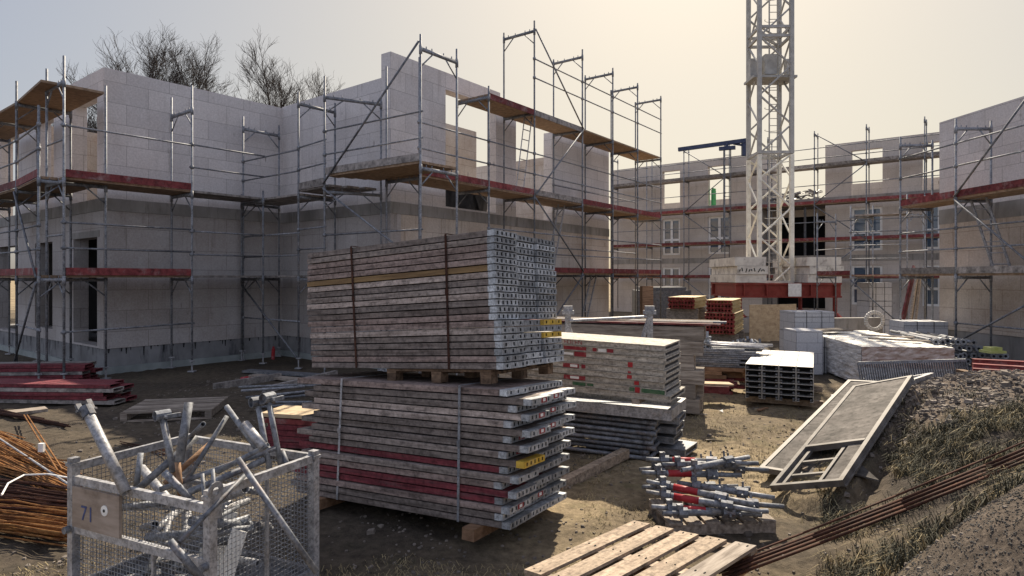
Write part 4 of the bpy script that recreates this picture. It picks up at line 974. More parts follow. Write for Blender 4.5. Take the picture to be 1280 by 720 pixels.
for k in range(10):
    x_, y_ = 4.1+rnd.uniform(-.25, .3), 14.6+rnd.uniform(-.1, .1); a_ = rnd.uniform(-.4, .4); z_ = .035+.073*k
    tag(MB().bar(V((x_-math.cos(a_)*.7, y_-math.sin(a_)*.7, z_)), V((x_+math.cos(a_)*.7, y_+math.sin(a_)*.7, z_+.05)), .16, .07).build('timber_offcut', rnd.choice(['old_wood', 'brown_wood', 'beige_ply', 'deckgrey'])), 'rough timber offcut in the messy heap behind the grey rails', 'timber', 'timber offcuts behind the grey rails')
# brick orange box post near the middle scaffold foot
loose('timber_box', 'tall brown timber box under the tall scaffold by the far passage', 'timber', V((4.75, 22.6, 0)), V((4.75, 22.6, 2.0)), .38, .45, 'brown_wood', up=(0, 1, 0))
tag(MB().box((5.9, 30.0, 0), (8.4, 31.5, 1.7)).box((6.1, 30.1, 1.71), (8.2, 31.4, 1.85)).build('mesh_stack', 'galv_dark'), 'dark stacked mesh panels left of the crane chassis', 'mesh panels')
# ------------------------------------------------------------------ silver channel pack
SVP = Frame((4.159, 11.403, .16), 2.698+math.pi)      # local x to the right, y away
def channel():
    w_, h_, L_ = .268, .098, 2.46; t = .006; mb = MB()
    mb.box((0, 0, h_-t), (w_, L_, h_)).box((0, 0, 0), (t, L_, h_-t)).box((w_-t, 0, 0), (w_, L_, h_-t)).box((t, 0, 0), (.05, L_, t)).box((w_-.05, 0, 0), (w_-t, L_, t))
    o = mb.build('steel_channel', 'silver', world=False)
    MB().box((.012, .16, .012), (w_-.012, .165, h_-.012)).build('channel_shade', 'dark', o, world=False)  # dark plate added to paint the shade inside the channel
    MB().box((.02, -.008, .03), (.05, .12, .052)).build('hook', 'galv_dark', o, world=False); MB().box((w_-.05, -.008, .03), (w_-.02, .12, .052)).build('hook', 'galv_dark', o, world=False)
    return o
ch0 = channel()
for k in range(6):
    for c in range(4):
        o = ch0 if (k, c) == (0, 0) else copy_tree(ch0)
        o.location = SVP(c*.276, rnd.uniform(-.01, .01), k*.1015); o.rotation_euler = SVP.e
        tag(o, f'silver channel, {["lowest", "fifth from top", "fourth from top", "third from top", "second from top", "topmost"][k]} layer, {["left", "second", "third", "right"][c]} column', 'channel', 'silver steel channels in a block')
for k in range(2): loose('bearer_timber', ('front' if k == 0 else 'rear')+' timber bearer under the silver channel block', 'timber', SVP(-.02, .3+1.6*k, -.06), SVP(1.25, .3+1.6*k, -.06), .1, .1, 'pale_wood')

# ------------------------------------------------------------------ wrapped bundle, block pallets, props, beams
WB = Frame((7.30, 13.3, .02), math.radians(-8))
t = thing('wrapped_bundle', 'long bundle of steel mats under shrink wrap with an orange tinted end', 'bundle', WB.p, WB.e)
mb = MB()
for k in range(15):
    z = .06+.05*k; mb.box((-.02-.01*rnd.random(), -.01*rnd.random(), z), (1.68+.012*rnd.random(), 4.2+.1*rnd.random(), z+.026))
mb.build('steel_mats', 'galv_dark', t, world=False)
def wobble_sheet(name, m, o, u, v_, nu, nv, amp, nrm, seed):
    mb = MB(); o, u, v_, nrm = V(o), V(u), V(v_), V(nrm)
    P_ = [[o+u*(i/nu)+v_*(j/nv)+nrm*(amp*noise.fractal(V((i*.35+seed, j*.9, seed)), 1, 2, 3)) for i in range(nu+1)] for j in range(nv+1)]
    for j in range(nv):
        for i in range(nu): mb.quad(P_[j][i], P_[j][i+1], P_[j+1][i+1], P_[j+1][i])
    return mb.build(name, m, t, world=False)
wobble_sheet('wrap_side', 'wrap', (-.045, 4.3, .03), (0, -4.32, 0), (0, 0, .82), 40, 14, .02, (-1, 0, 0), 3)
wobble_sheet('wrap_front', 'wrap_orange', (-.045, -.04, .42), (1.77, 0, 0), (0, 0, .43), 30, 10, .025, (0, -1, 0), 5)
wobble_sheet('wrap_front', 'wrap', (-.04, -.03, .02), (1.76, 0, 0), (0, 0, .4), 30, 8, .02, (0, -1, 0), 8)
wobble_sheet('wrap_top', 'wrap_top', (-.05, -.04, .85), (1.77, 0, 0), (0, 4.34, 0), 30, 40, .025, (0, 0, 1), 7)
wobble_sheet('wrap_side', 'wrap', (1.72, -.03, .03), (0, 4.3, 0), (0, 0, .82), 20, 8, .02, (1, 0, 0), 4)
for k in range(2): loose('packing_board', ('near' if k == 0 else 'far')+' flat board lying on top of the wrapped bundle', 'board', WB(.6+.2*k, 1.3+.9*k, .905), WB(1.75, .7+.9*k, .905), .12, .03, 'old_wood')
tag(MB().bar(WB(-.075, 2.6, .1), WB(-.075, 2.6, .86), .05, .006, up=WB.R @ V((1, 0, 0))).build('packing_strap', 'maroon'), 'red strap on the streaky side of the wrapped bundle', 'strap')
def blocks(label, cx, cy, z0, w_, dp, h_, yaw=0., m='white_block', straps=True):
    fr_ = Frame((cx, cy, z0), yaw)
    t = thing('block_pallet', label, 'block stack', fr_.p, fr_.e)
    mb = MB()
    mb.wall((0, 0), (1, 0), (0, -1), 0, w_, .0, h_, .01).wall((w_, 0), (0, 1), (1, 0), 0, dp, 0, h_, .01).wall((0, dp), (0, -1), (-1, 0), 0, dp, 0, h_, .01).wall((w_, dp), (-1, 0), (0, 1), 0, w_, 0, h_, .01)
    mb.quad((0, 0, h_), (w_, 0, h_), (w_, dp, h_), (0, dp, h_), uv=[(0, 0), (w_, 0), (w_, dp), (0, dp)])
    mb.build('blocks', m, t, world=False)
    if straps:
        s = MB()
        for u in (.3, .68): s.box((w_*u-.008, -.006, 0), (w_*u+.008, -.002, h_+.004)).box((w_*u-.008, -.006, h_+.002), (w_*u+.008, dp, h_+.006))
        s.box((-.004, -.007, h_*.72), (w_+.004, -.003, h_*.72+.012))
        s.build('strap', 'ink', t, world=False)
    return t
blocks('white strapped block stack in front of the plywood board', 7.95, 18.0, .78, 1.15, .9, .56, .05)
blocks('pale lower block stack carrying the white strapped blocks', 7.95, 18.0, .02, 1.12, .9, .75, .06, straps=False)
blocks('grey plate stack between the silver channels and the block stacks', 6.75, 15.2, .0, .62, .8, 1.04, -.05, m='white_block', straps=False)
blocks('strapped pale block stack beside the wrapped bundle', 7.35, 15.4, .0, .55, .8, .86, -.05)
blocks('grey blue block bundle with dark strap near the right wall', 10.35, 16.9, .72, 1.1, .8, .42, -.1)
blocks('lower block bundle near the right wall under the strapped one', 10.35, 16.9, .0, 1.08, .8, .69, -.1, straps=False)
for k, n_ in enumerate(('bottom', 'middle', 'upper')):
    blocks(f'{n_} one of three white block cubes stacked by the far passage', 13.5, 24.2, .0+.71*k, .87, .85, .69, .0)
loose('low_pallet', 'flat grey board lying behind the wrapped bundle', 'board', at(1013, 413, 16.2), at(1058, 412, 16.4), .5, .05, 'old_wood')
# steel props lying with their foot plates towards the camera
PPF = Frame((8.95, 13.7, .15), math.radians(-12))
pr0 = None; n = 0
for k in range(6):
    for c in range(10-(k > 3)*2-(k > 4)*2):
        if pr0 is None:
            mb = MB(); mb.tube((0, 0, 0), (0, 1.9, 0), .035, 8).tube((0, 1.9, 0), (0, 2.6, 0), .026, 8)
            o = pr0 = mb.build('steel_prop', 'galv_dark', world=False, smooth=True)
            f_ = MB(); f_.tube((0, -.012, 0), (0, 0, 0), .068, 8); f_.build('foot_plate', 'galv', o, world=False)
            MB().tube((0, -.0135, 0), (0, -.0125, 0), .03, 8).build('mouth_shade', 'dark', o, world=False)  # dark disc painting the shade in the open tube end
            MB().tube((0, .25, 0), (0, .4, 0), .05, 8).build('collar_nut', 'galv', o, world=False)
        else: o = copy_tree(pr0)
        o.location = PPF(c*.155+(k % 2)*.07+rnd.uniform(-.02, .02), rnd.uniform(-.12, .12), .07+k*.142+rnd.uniform(-.01, .01)); o.rotation_euler = (rnd.uniform(-.02, .02), rnd.uniform(-1, 1), PPF.e[2]+rnd.uniform(-.05, .05))
        tag(o, 'steel prop with round foot plate in the dense pile behind the mound', 'steel prop', 'steel props piled behind the mound')
tag(MB().box((0, 0, 0), (.35, .3, .05)).box((.05, .05, .05), (.3, .25, .12)).build('lime_rag', 'yellow_green', world=False), 'crumpled lime green rag on the end of the prop pile', 'rag').location = at(1237, 442, 13.0)
for k in range(2):
    p = at(1235+60*k, 470, 10.3); g_ = ground_h(p.x, p.y); loose('bearer_timber', ('left' if k == 0 else 'right')+' dark bearer under the red steel beams behind the mound', 'timber', V((p.x-.1, p.y-.6, (g_+p.z)/2-.05)), V((p.x+.1, p.y+.8, (g_+p.z)/2-.05)), .12, max(.06, p.z-g_-.02), 'dark_wood')
for k in range(3):
    a, b = at(1216, 466-6*k, 10.6+.25*k), at(1330, 474-7*k, 10.0+.35*k)
    o = loose('steel_girder', ['nearest', 'middle', 'farthest'][k]+' dark red steel beam lying behind the gravel mound', 'steel beam', a, b, .09, .14, 'toe_red')
    MB().bar(a+V((0, 0, .073)), b+V((0, 0, .073)), .13, .012).build('flange', 'toe_red', o)
# steel grating leaning behind the deck boards
a, b = at(1076, 477, 11.9), at(1212, 474, 11.5); t = thing('steel_grating', 'long grey steel grating with thin slats behind the gravel mound', 'grating', a)
up_ = V((0, .1, .33))
for p, q in ((a, b), (a+up_, b+up_)): MB().bar(p, q, .04, .05).build('rail', 'galv', t)
mb = MB()
for k in range(46): p = a.lerp(b, k/45); mb.bar(p, p+up_, .012, .03)
mb.build('slats', 'galv', t)
for u in (.04, .5, .96):
    p = a.lerp(b, u)+V((0, .06, .05)); MB().bar(V((p.x, p.y+.05, ground_h(p.x, p.y)-.05)), p, .05, .05).build('leg', 'galv', t)

# ------------------------------------------------------------------ access decks lying on the mound
def deck(label, nl, nr, fl, hatch, hl=2.4):
    x = (nr-nl); w_ = x.length; x = x.normalized(); y = (fl-nl); L_ = y.length; y = y.normalized(); y = (y-x*y.dot(x)).normalized(); z = x.cross(y)
    t = bpy.data.objects.new('access_deck', None); C.objects.link(t); t.empty_display_size = .2
    t.matrix_basis = Matrix(((x.x, y.x, z.x, nl.x), (x.y, y.y, z.y, nl.y), (x.z, y.z, z.z, nl.z), (0, 0, 0, 1)))
    tag(t, label, 'scaffold deck')
    h0 = hatch if hatch else .03
    MB().box((.045, h0, .045), (w_-.045, L_-.02, .06)).build('deck_panel', 'board_grey', t, world=False)
    for s in (0, 1): MB().box((s*(w_-.05), 0, 0), (s*(w_-.05)+.05, L_, .07)).box((s*(w_-.05)-.012*(1-s)+.0, 0, .0), (s*(w_-.05)+.05+.012*s, L_, .012)).build('side_rail', 'rail_worn', t, world=False)
    for yy in (0, L_-.045): MB().box((.05, yy, .005), (w_-.05, yy+.045, .07)).build('end_rail', 'rail_worn', t, world=False)
    if hatch:
        MB().box((.05, h0-.05, .01), (w_-.05, h0, .075)).build('hatch_frame', 'rail_worn', t, world=False)
        l = MB()
        for s in (.075, .46): l.box((s, .0, .0), (s+.035, h0-.05, .035))
        for k in range(2): l.box((.11, h0*(.3+.33*k), .004), (.46, h0*(.3+.33*k)+.035, .03))
        l.build('hatch_ladder', 'rail_worn', t, world=False)
        MB().box((.53, .05, .03), (w_-.06, h0-.06, .042)).build('hatch_lid', 'board_grey', t, world=False)
    return t
deck('worn grey access deck with an open ladder hatch sloping up the mound', RNL, RNR, RFL, 1.0)
deck('narrower dusty access deck half under the hatch deck', BNL, BNR, BFL, 0)
fr3 = at(1040, 497, 9.6), at(1108, 478, 10.2)
t = thing('guard_barrier', 'open rectangular metal frame behind the upper end of the access decks', 'frame', fr3[0])
for p, q in ((fr3[0], fr3[1]), (fr3[0]+V((.55, -.2, .1)), fr3[1]+V((.6, -.2, .15))), (fr3[0], fr3[0]+V((.55, -.2, .1))), (fr3[1], fr3[1]+V((.6, -.2, .15)))): MB().bar(p, q, .05, .07).build('rail', 'galv_light', t)

# ------------------------------------------------------------------ adjustable props on a small pallet
gy = ground_h(1.75, 6.05, False)
SPL = Frame((1.38, 5.78, gy+.02), math.radians(8)); 
def pallet2(label, nl, xd, L_, W_, m, n, hgt, bw, z, board=.022):   # boards run along x
    fr_ = Frame((nl[0], nl[1], z), math.atan2(xd[1], xd[0]))
    t = thing('pallet', label, 'pallet', fr_.p, fr_.e)
    for k in range(n):
        y = (W_-bw)*k/(n-1)
        MB().box((-.01*rnd.random(), y, hgt-board), (L_+.01*rnd.random(), y+bw*rnd.uniform(.96, 1), hgt)).build('deck_board', m, t, world=False)
    for i in range(3):
        x = (L_-.1)*i/2
        MB().box((x, 0, .02), (x+.1, W_, hgt-board-.002)).build('bearer', m, t, world=False)
    for j in range(2): MB().box((0, (W_-bw)*j, -.004), (L_, (W_-bw)*j+bw, .018)).build('bottom_board', m, t, world=False)
    return t
a_ = V((1.25, 5.72)); 
pt = Frame((2.33, 5.70, gy), math.radians(98))
pallet2('small dark pallet under the pile of grey and red props', (2.36, 5.72), (-.07, 1), .62, .98, 'old_wood', 6, .13, .13, gy)
def prop(label, p, d, red, L_=.50, r=.03):
    d = V(d).normalized(); p = V(p); t = thing('adjustable_prop', label, 'prop', p, group='adjustable steel props on the small pallet')
    MB().tube(p, p+d*L_, r, 10, hollow=True).build('outer_tube', 'galv', t, smooth=True)
    MB().tube(p+d*L_, p+d*(L_+.28), r*.74, 10, hollow=True).build('inner_tube', 'galv', t, smooth=True)
    MB().tube(p-d*.17, p, r*.72, 10, hollow=True).build('inner_tube', 'galv', t, smooth=True)
    if red: MB().tube(p+d*.08, p+d*.30, r*1.08, 10, caps=True).build('red_sleeve', 'red_paint', t, smooth=True)
    _, s, u = basis(d)
    cl = MB().tube(p+d*(L_-.05), p+d*(L_+.05), r*1.7, 8).tube(p+d*L_-s*.09, p+d*L_+s*.09, .011, 6).tube(p+d*L_+u*.02-s*.04, p+d*L_+u*.09-s*.05, .01, 6)
    cl.build('clamp_collar', 'galv_dark', t, smooth=False); cl = MB()
    cl.tube(p-d*.03, p+d*.05, r*1.6, 8).tube(p-u*.08, p+u*.08, .011, 6).box(tuple(p-d*.02-V((.02, .02, -.03))), tuple(p-d*.02+V((.03, .03, .075))))
    cl.build('clamp_collar', 'galv_dark', t, smooth=False)
zb = gy+.22
prop('grey prop with red sleeve at the front left of the pallet pile', (1.42, 5.72, zb+.02), (.95, -.12, -.03), True)
prop('plain grey prop lying lowest at the front of the pallet pile', (1.50, 5.66, zb-.0), (1, .05, .0), False)
prop('red sleeved prop in the middle of the pallet pile, slanting down right', (1.42, 5.95, zb+.15), (.9, -.42, -.08), True)
prop('second red sleeved prop just under the slanting one', (1.40, 5.86, zb+.09), (.9, -.36, -.05), True, .54)
prop('grey prop with red sleeve at the top left of the pallet pile', (1.42, 6.16, zb+.2), (1, -.03, -.02), True)
prop('grey prop lying across the top of the pallet pile', (1.62, 6.2, zb+.27), (1, .05, .0), False)
prop('thin grey prop at the rear of the pallet pile, raised at right', (1.45, 6.45, zb+.16), (1, .12, .05), False)
prop('grey prop pointing to the right behind the pallet pile', (1.75, 6.38, zb+.2), (1, -.1, -.02), False)
prop('grey prop at the right of the pile, slanting forward', (1.75, 6.1, zb+.1), (.93, -.35, -.05), False, .42)
prop('grey prop in the second layer of the pile, half hidden', (1.5, 6.05, zb+.06), (1, .1, .0), False)
prop('grey prop lying crosswise on the very top of the pile', (1.72, 6.0, zb+.30), (.86, .42, .02), False, .4)
prop('red sleeved prop at the back of the pile, tipped up', (1.5, 6.32, zb+.28), (.97, -.2, .02), True, .45)
prop('short grey prop near the right front corner of the pallet', (1.85, 5.82, zb+.05), (.95, -.1, -.05), False, .32)
prop('lowest rear prop resting on the pallet boards', (1.45, 6.3, zb+.02), (1, .02, .0), False)

# ------------------------------------------------------------------ pale pallet in front
ZF = .235
pallet2('pale new pallet with five broad boards at the front edge', (.10, 4.66), (.717, .697), 1.30, -1.0+.0, 'pale_wood', 5, .14, -.155, ZF) if False else None
fa_ = Frame((.098, 4.59, .055), math.radians(44), 0, -.105)
t = thing('pallet', 'pale new pallet with five broad boards at the front edge', 'pallet', fa_.p, fa_.e)
for k in range(5):
    y = -.235*k
    h_ = MB().box((rnd.uniform(-.01, .01), y-.165, .125), (1.33+rnd.uniform(-.012, .012), y, .148))
    for i in range(3):
        for q in range(2): h_.tube((.62*i+.05+rnd.uniform(-.02, .02), y-.05-.07*q, .1482), (.62*i+.05, y-.05-.07*q, .1495), .006, 6, mi=1)
    h_.build('deck_board', ['pale_wood' if k < 4 else 'old_wood', 'ink'], t, world=False)
for i in range(3):
    MB().box((.62*i, -1.105, .098), (.62*i+.1, 0, .1235)).build('cross_board', 'pale_wood', t, world=False)
    for j in range(3): MB().box((.62*i+.003, -.1-.5*j, .02), (.62*i+.097, -.0-.5*j, .097)).build('block', 'brown_wood', t, world=False)
for j in range(3): MB().box((0, -.1-.5*j, 0), (1.33, -.5*j, .018)).build('bottom_board', 'brown_wood', t, world=False)

# ------------------------------------------------------------------ mesh crate with scrap tubes
KF = Frame((-1.65, 3.5, .30), math.atan2(.427, -.904))       # x runs to the left rear, -y to the right rear
KL, KW, KT = 1.22, .80, .84
k_ = thing('mesh_crate', 'galvanised wire mesh crate full of tubes with the number 71 on a wooden plate', 'crate', KF.p, KF.e)
for x, y, zt_ in ((0, 0, KT), (KL, 0, KT+.03), (0, -KW, KT+.02), (KL, -KW, KT)):
    MB().box((x-.025, y-.025, 0), (x+.025, y+.025, zt_)).box((x-.033, y-.033, zt_-.05), (x+.033, y+.033, zt_-.03)).build('corner_post', 'galv_light', k_, world=False)
def mesh_side(a, b, z0, z1, name='wire_mesh', st=.028):
    mb = MB(); a, b = V(a), V(b); L_ = (b-a).length; d = (b-a).normalized(); n = int(L_/st)
    for i in range(1, n): p = a+d*(L_*i/n); mb.tube(p+V((0, 0, z0)), p+V((0, 0, z1)), .0022, 4, caps=False)
    m_ = int((z1-z0)/st)
    for j in range(1, m_): mb.tube(a+V((0, 0, z0+(z1-z0)*j/m_)), b+V((0, 0, z0+(z1-z0)*j/m_)), .0022, 4, caps=False)
    mb.build(name, 'galv', k_, world=False)
def krail(a, b, w_=.03, h_=.05, name='rail', m='galv_light'): MB().bar(a, b, w_, h_).build(name, m, k_, world=False)
GT = .735
for z in (GT, .43, .06): krail((.025, .0, z), (KL-.025, .0, z))
for z in (KT-.03, .06): krail((0, -.025, z), (0, -KW+.025, z)); krail((KL, -.025, z), (KL, -KW+.025, z)); krail((.025, -KW, z), (KL-.025, -KW, z))
mesh_side((.03, .0, 0), (KL-.03, .0, 0), .06, GT); mesh_side((0, -.03, 0), (0, -KW+.03, 0), .06, KT-.03)
mesh_side((KL, -.03, 0), (KL, -KW+.03, 0), .06, KT-.03); mesh_side((.03, -KW, 0), (KL-.03, -KW, 0), .06, KT-.03)
krail((0, -KW*.5, .06), (0, -KW*.5, KT-.05), .02, .02, 'upright'); krail((KL*.38, .0, .06), (KL*.38, .0, .42), .02, .02, 'upright')
MB().box((.02, -KW+.02, .03), (KL-.02, -.02, .05)).build('floor_plate', 'galv_dark', k_, world=False)
pl_ = MB().box((KL*.60, .012, .455), (KL-.035, .03, GT-.03)).build('wooden_plate', 'grey_ply', k_, world=False)
place_text('number', '71', .13, 'blue_ink', pl_, KF(KL*.90, .0315, .51), KF(0, 0, 0)-KF(1, 0, 0), (0, 0, 1))
cx = KL*.71; MB().tube((cx, .030, .6), (cx, .034, .6), .032, 14).build('white_disc', 'white_label', pl_, world=False)
MB().tube((cx, .034, .6), (cx, .036, .6), .010, 8).build('disc_hole', 'ink', pl_, world=False)
# lifting plate with a round hole at the front corner
ring = MB(); R0, R1 = .022, .05
for i in range(12):
    a0, a1 = 2*math.pi*i/12, 2*math.pi*(i+1)/12; c = V((-.034, -.01, KT-.005))
    pts = [c+V((0, math.cos(a)*r_, math.sin(a)*r_)) for r_ in (R0, R1) for a in (a0, a1)]
    ring.hexa([pts[0], pts[1], pts[3], pts[2]]+[p+V((.008, 0, 0)) for p in (pts[0], pts[1], pts[3], pts[2])])
ring.box((-.034, -.05, KT-.16), (-.026, .03, KT-.05)); ring.build('lifting_eye', 'galv_light', k_, world=False)
for x in (0, KL): MB().tube((x, .03, .43), (x, .06, .43), .022, 10).build('hinge_bolt', 'galv_dark', k_, world=False)
def kt(label, x0, y0, Y0, x1, y1, Y1, r, m='galv', head=0, name='steel_tube', n=12):
    a, b = at(x0, y0, Y0), at(x1, y1, Y1)
    r *= .86; o = MB().tube(a, b, r, n, hollow=True).build(name, m if m != 'galv_light' or r > .029 else 'galv', smooth=True)
    tag(o, label, 'tube')
    if head:
        d, s, u = basis(a-b); h_ = MB(); c = a-d*.015
        if head == 1: h_.tube(c-d*.05, c+d*.02, r*1.25, 10).bar(c+s*r*1.1, c+s*r*1.1+d*.07, .03, .02).bar(c-s*r*1.1, c-s*r*1.1+d*.05, .03, .02).tube(c-s*.06, c+s*.06, .009, 6)
        else: h_.tube(c-s*.045+d*.02, c+s*.045+d*.02, .034, 12, hollow=True).tube(c+u*.05, c-u*.05, .011, 6).bar(c+u*.03, c+u*.03+s*.1, .02, .025)
        h_.build('coupler', 'galv_dark', o)
    return o
kt('thick grey tube leaning out of the crate at its left end', 107, 510, 3.95, 158, 616, 3.75, .036, 'galv_light', 1)
kt('flat channel piece with ring end standing left of the crate centre', 203, 520, 4.05, 217, 590, 3.95, .024, 'galv', 2)
kt('short thick tube standing nearly upright in the crate centre', 236, 503, 3.95, 224, 578, 3.85, .03, 'galv_light')
kt('tube with open ring mouth pointing at the camera right of centre', 254, 530, 3.85, 236, 548, 4.15, .018, 'galv_light')
kt('long square section slanting up from the left inside the crate', 246, 546, 4.1, 172, 612, 3.85, .026, 'galv')
kt('thin rod slanting up to the right in the crate', 284, 520, 4.1, 232, 602, 3.9, .017, 'galv')
kt('tube slanting down right behind the thick short tube', 283, 508, 4.1, 322, 562, 3.95, .02, 'galv_light')
kt('short thick capped tube at the right of the crate heap', 306, 530, 4.0, 330, 560, 3.9, .034, 'galv_light')
kt('upright channel with clamp head, left of the two at the right', 322, 503, 4.15, 338, 592, 4.05, .021, 'galv', 2)
kt('upright channel with clamp head, right of the two at the right', 335, 498, 4.15, 353, 592, 4.1, .021, 'galv', 2)
kt('grey tube resting over the front mesh and pointing to the ground', 297, 573, 3.62, 396, 716, 3.52, .019, 'galv_dark')
kt('bent tube crossing the front corner of the crate', 310, 590, 3.7, 224, 678, 3.28, .015, 'galv_dark')
kt('short dark tube hanging outside the front corner of the crate', 212, 676, 3.25, 252, 724, 3.25, .022, 'galv_dark')
kt('horizontal tube end pointing right in the crate heap', 335, 556, 3.9, 272, 590, 3.95, .018, 'galv_light')
kt('short thick tube at the near middle of the crate', 205, 590, 3.75, 246, 632, 3.75, .024, 'galv_dark')
kt('slim tube end sticking up at the left inside corner', 176, 566, 3.95, 170, 610, 3.9, .02, 'galv_light')
kt('short dark stub standing at the right end of the crate', 352, 563, 4.15, 362, 590, 4.1, .022, 'galv_dark')
kt('short upright stub left of the crate middle', 222, 577, 3.9, 226, 620, 3.85, .02, 'brown_wood')
for k in range(2): kt(('nearer' if k == 0 else 'farther')+' clamp tongue standing behind the front corner of the crate', 253+13*k, 592-6*k, 3.66, 256+13*k, 640, 3.6, .012, 'galv_light')
kt('brownish tube crossing low behind the short thick tube', 262, 555, 4.1, 206, 605, 3.9, .02, 'brown_wood')
kt('long dark tube lying across the heap to the right', 200, 612, 3.85, 345, 560, 4.1, .02, 'galv_dark')
kt('dark tube lying low across the heap towards the right rear', 230, 618, 3.75, 330, 575, 4.05, .024, 'galv_dark')
for k in range(26):
    x0, y0 = rnd.uniform(.12, KL-.12), -rnd.uniform(.1, KW-.1); a = rnd.uniform(0, 6.3); l = rnd.uniform(.2, .42)
    z = rnd.uniform(.1, .62); dz = rnd.uniform(-.12, .2)
    cl_ = lambda v, lo, hi: min(hi, max(lo, v))
    p = KF(cl_(x0-math.cos(a)*l, .06, KL-.06), cl_(y0-math.sin(a)*l, -KW+.06, -.06), z); q = KF(cl_(x0+math.cos(a)*l, .06, KL-.06), cl_(y0+math.sin(a)*l, -KW+.06, -.06), z+dz)
    if (q-p).length < .15: continue
    tag(MB().tube(p, q, rnd.choice([.014, .018, .024, .028]), 8, hollow=True).build('steel_tube', rnd.choice(['galv', 'galv_dark', 'galv_light']), smooth=True), 'grey tube deep in the crate heap, seen through the wire mesh', 'tube', 'tubes deep inside the mesh crate')
for k in range(3):
    p = KF(.12+.3*k, -.15-.2*k, .12); tag(MB().bar(p, p+V((.1, .06, .4)), .09, .008, up=(0, 1, 0)).build('white_plate', 'white_label'), 'pale bent plate inside the mesh crate', 'plate', 'pale plates inside the mesh crate')

# ------------------------------------------------------------------ rebar
def rebar(label, a0, a1, b0, b1, n, r, sag=.03, m='rust', seed=1, layers=3, bend=0):
    """n rods from the segment a0-a1 to the segment b0-b1"""
    rr = random.Random(seed); mb = MB(); a0, a1, b0, b1 = map(V, (a0, a1, b0, b1))
    for k in range(n):
        u, v_ = rr.random(), rr.random(); w_ = .75*u+.25*v_
        p, q = a0.lerp(a1, u), b0.lerp(b1, w_); lz = rr.random()*sag
        e = rr.uniform(0, .18); p, q = p.lerp(q, e*.4), q.lerp(p, rr.uniform(0, .15))
        pts = []
        for s in range(5):
            t_ = s/4; c = p.lerp(q, t_); c = c+V((rr.uniform(-1, 1)*.008, rr.uniform(-1, 1)*.008+bend*math.sin(math.pi*t_), 0))
            c.z = max(c.z, ground_h(c.x, c.y, False))+r+lz+.03*math.sin(math.pi*t_)*rr.random(); pts.append(c)
        mb.path(pts, r, 5)
    return tag(mb.build('rebar_bundle', m), label, 'rebar')
def gp(x, y): 
    Y = F*H/(y-HY)
    for _ in range(8): Y = F*(H-ground_h((x-640)/F*Y, Y, False))/(y-HY)
    return V(((x-640)/F*Y, Y, ground_h((x-640)/F*Y, Y, False)))
rebar('fan of orange rusty bars spread on the ground at the far left', gp(-60, 535), gp(-30, 585), gp(40, 560), gp(108, 640), 60, .007, .12, seed=1)
rebar('dense orange rusty bar bundle behind the left side of the crate', gp(-60, 520), gp(-60, 560), gp(105, 605), gp(118, 650), 55, .008, .16, seed=2)
rebar('dark rusty bar bundle in the middle of the left heap', gp(-60, 610), gp(-60, 650), gp(110, 628), gp(112, 668), 60, .009, .17, 'rust_dark', seed=3)
rebar('lowest bright rusty bar bundle beside the crate', gp(-60, 640), gp(-60, 672), gp(100, 655), gp(100, 695), 60, .0085, .15, seed=4)
rebar('few thin rusty bars lying loose across the dirt behind the heap', gp(-60, 575), gp(-60, 592), gp(95, 590), gp(100, 605), 7, .007, .25, seed=5)
rebar('dark reddish bars lying just behind the orange fan', gp(-60, 505), gp(-60, 512), gp(70, 530), gp(92, 538), 12, .012, .05, 'rust_dark', seed=6)
rebar('thin dark bars lying in the dirt behind the crate', gp(150, 552), gp(150, 556), gp(262, 575), gp(250, 590), 5, .007, .02, 'rust_dark', seed=7)
a, b = gp(8, 598)+V((0, 0, .22)), gp(95, 622)+V((0, 0, .2))
tag(MB().path([gp(2, 652)+V((0, 0, .25)), gp(10, 640)+V((0, 0, .28)), gp(30, 628)+V((0, 0, .28)), gp(60, 624)+V((0, 0, .26)), gp(92, 625)+V((0, 0, .22))], .009, 6).build('white_cable', 'white_label'), 'pale bent cable lying over the rusty bars at left', 'cable')
tag(MB().tube(gp(-5, 560)+V((0, 0, .16)), gp(90, 640)+V((0, 0, .25)), .011, 6).build('pale_rod', 'galv_light'), 'single pale rod lying across the rusty fan', 'rod')
tag(MB().tube(gp(30, 530)+V((0, 0, .14)), gp(72, 622)+V((0, 0, .28)), .011, 6).tube(gp(34, 530)+V((0, 0, .14)), gp(78, 620)+V((0, 0, .28)), .011, 6).build('rusty_rod', 'rust'), 'crossing pair of rusty rods tied together on the fan', 'rod')
tag(MB().box((-.03, -.02, 0), (.03, .02, .1)).build('bar_tag', 'white_label', world=False), 'small white tag hanging on the crossing rusty rods', 'tag').location = gp(52, 590)+V((0, 0, .24))
# long rusty bars slanting up over the grass at the right
for k, (x0, y0, Y0, x1, y1, Y1) in enumerate(((900, 712, 4.62, 1330, 540, 5.2), (898, 716, 4.59, 1330, 545, 5.16), (903, 719, 4.56, 1330, 550, 5.12), (910, 722, 4.53, 1330, 555, 5.08), (880, 714, 4.66, 1330, 531, 5.3))):
    a, b = at(x0, y0, Y0), at(x1, y1, Y1); mid = (a+b)/2-V((0, 0, .02))
    tag(MB().path([a, a.lerp(mid, .5)-V((0, 0, .006)), mid, mid.lerp(b, .5)-V((0, 0, .006)), b], .0115 if k < 4 else .008, 8).build('rusty_bar', 'rust_dark', smooth=True), f'long rusty bar over the grass slope, {["second", "third", "fourth", "lowest", "topmost and thinnest"][k]} of the slanting five', 'steel bar', 'five slanting rusty bars at right')
a, b = at(1195, 676, 3.72), at(1340, 630, 3.55); tag(MB().tube(a, b, .011, 8).build('rusty_bar', 'rust'), 'single rusty bar sticking out of the gravel hump at right', 'steel bar')

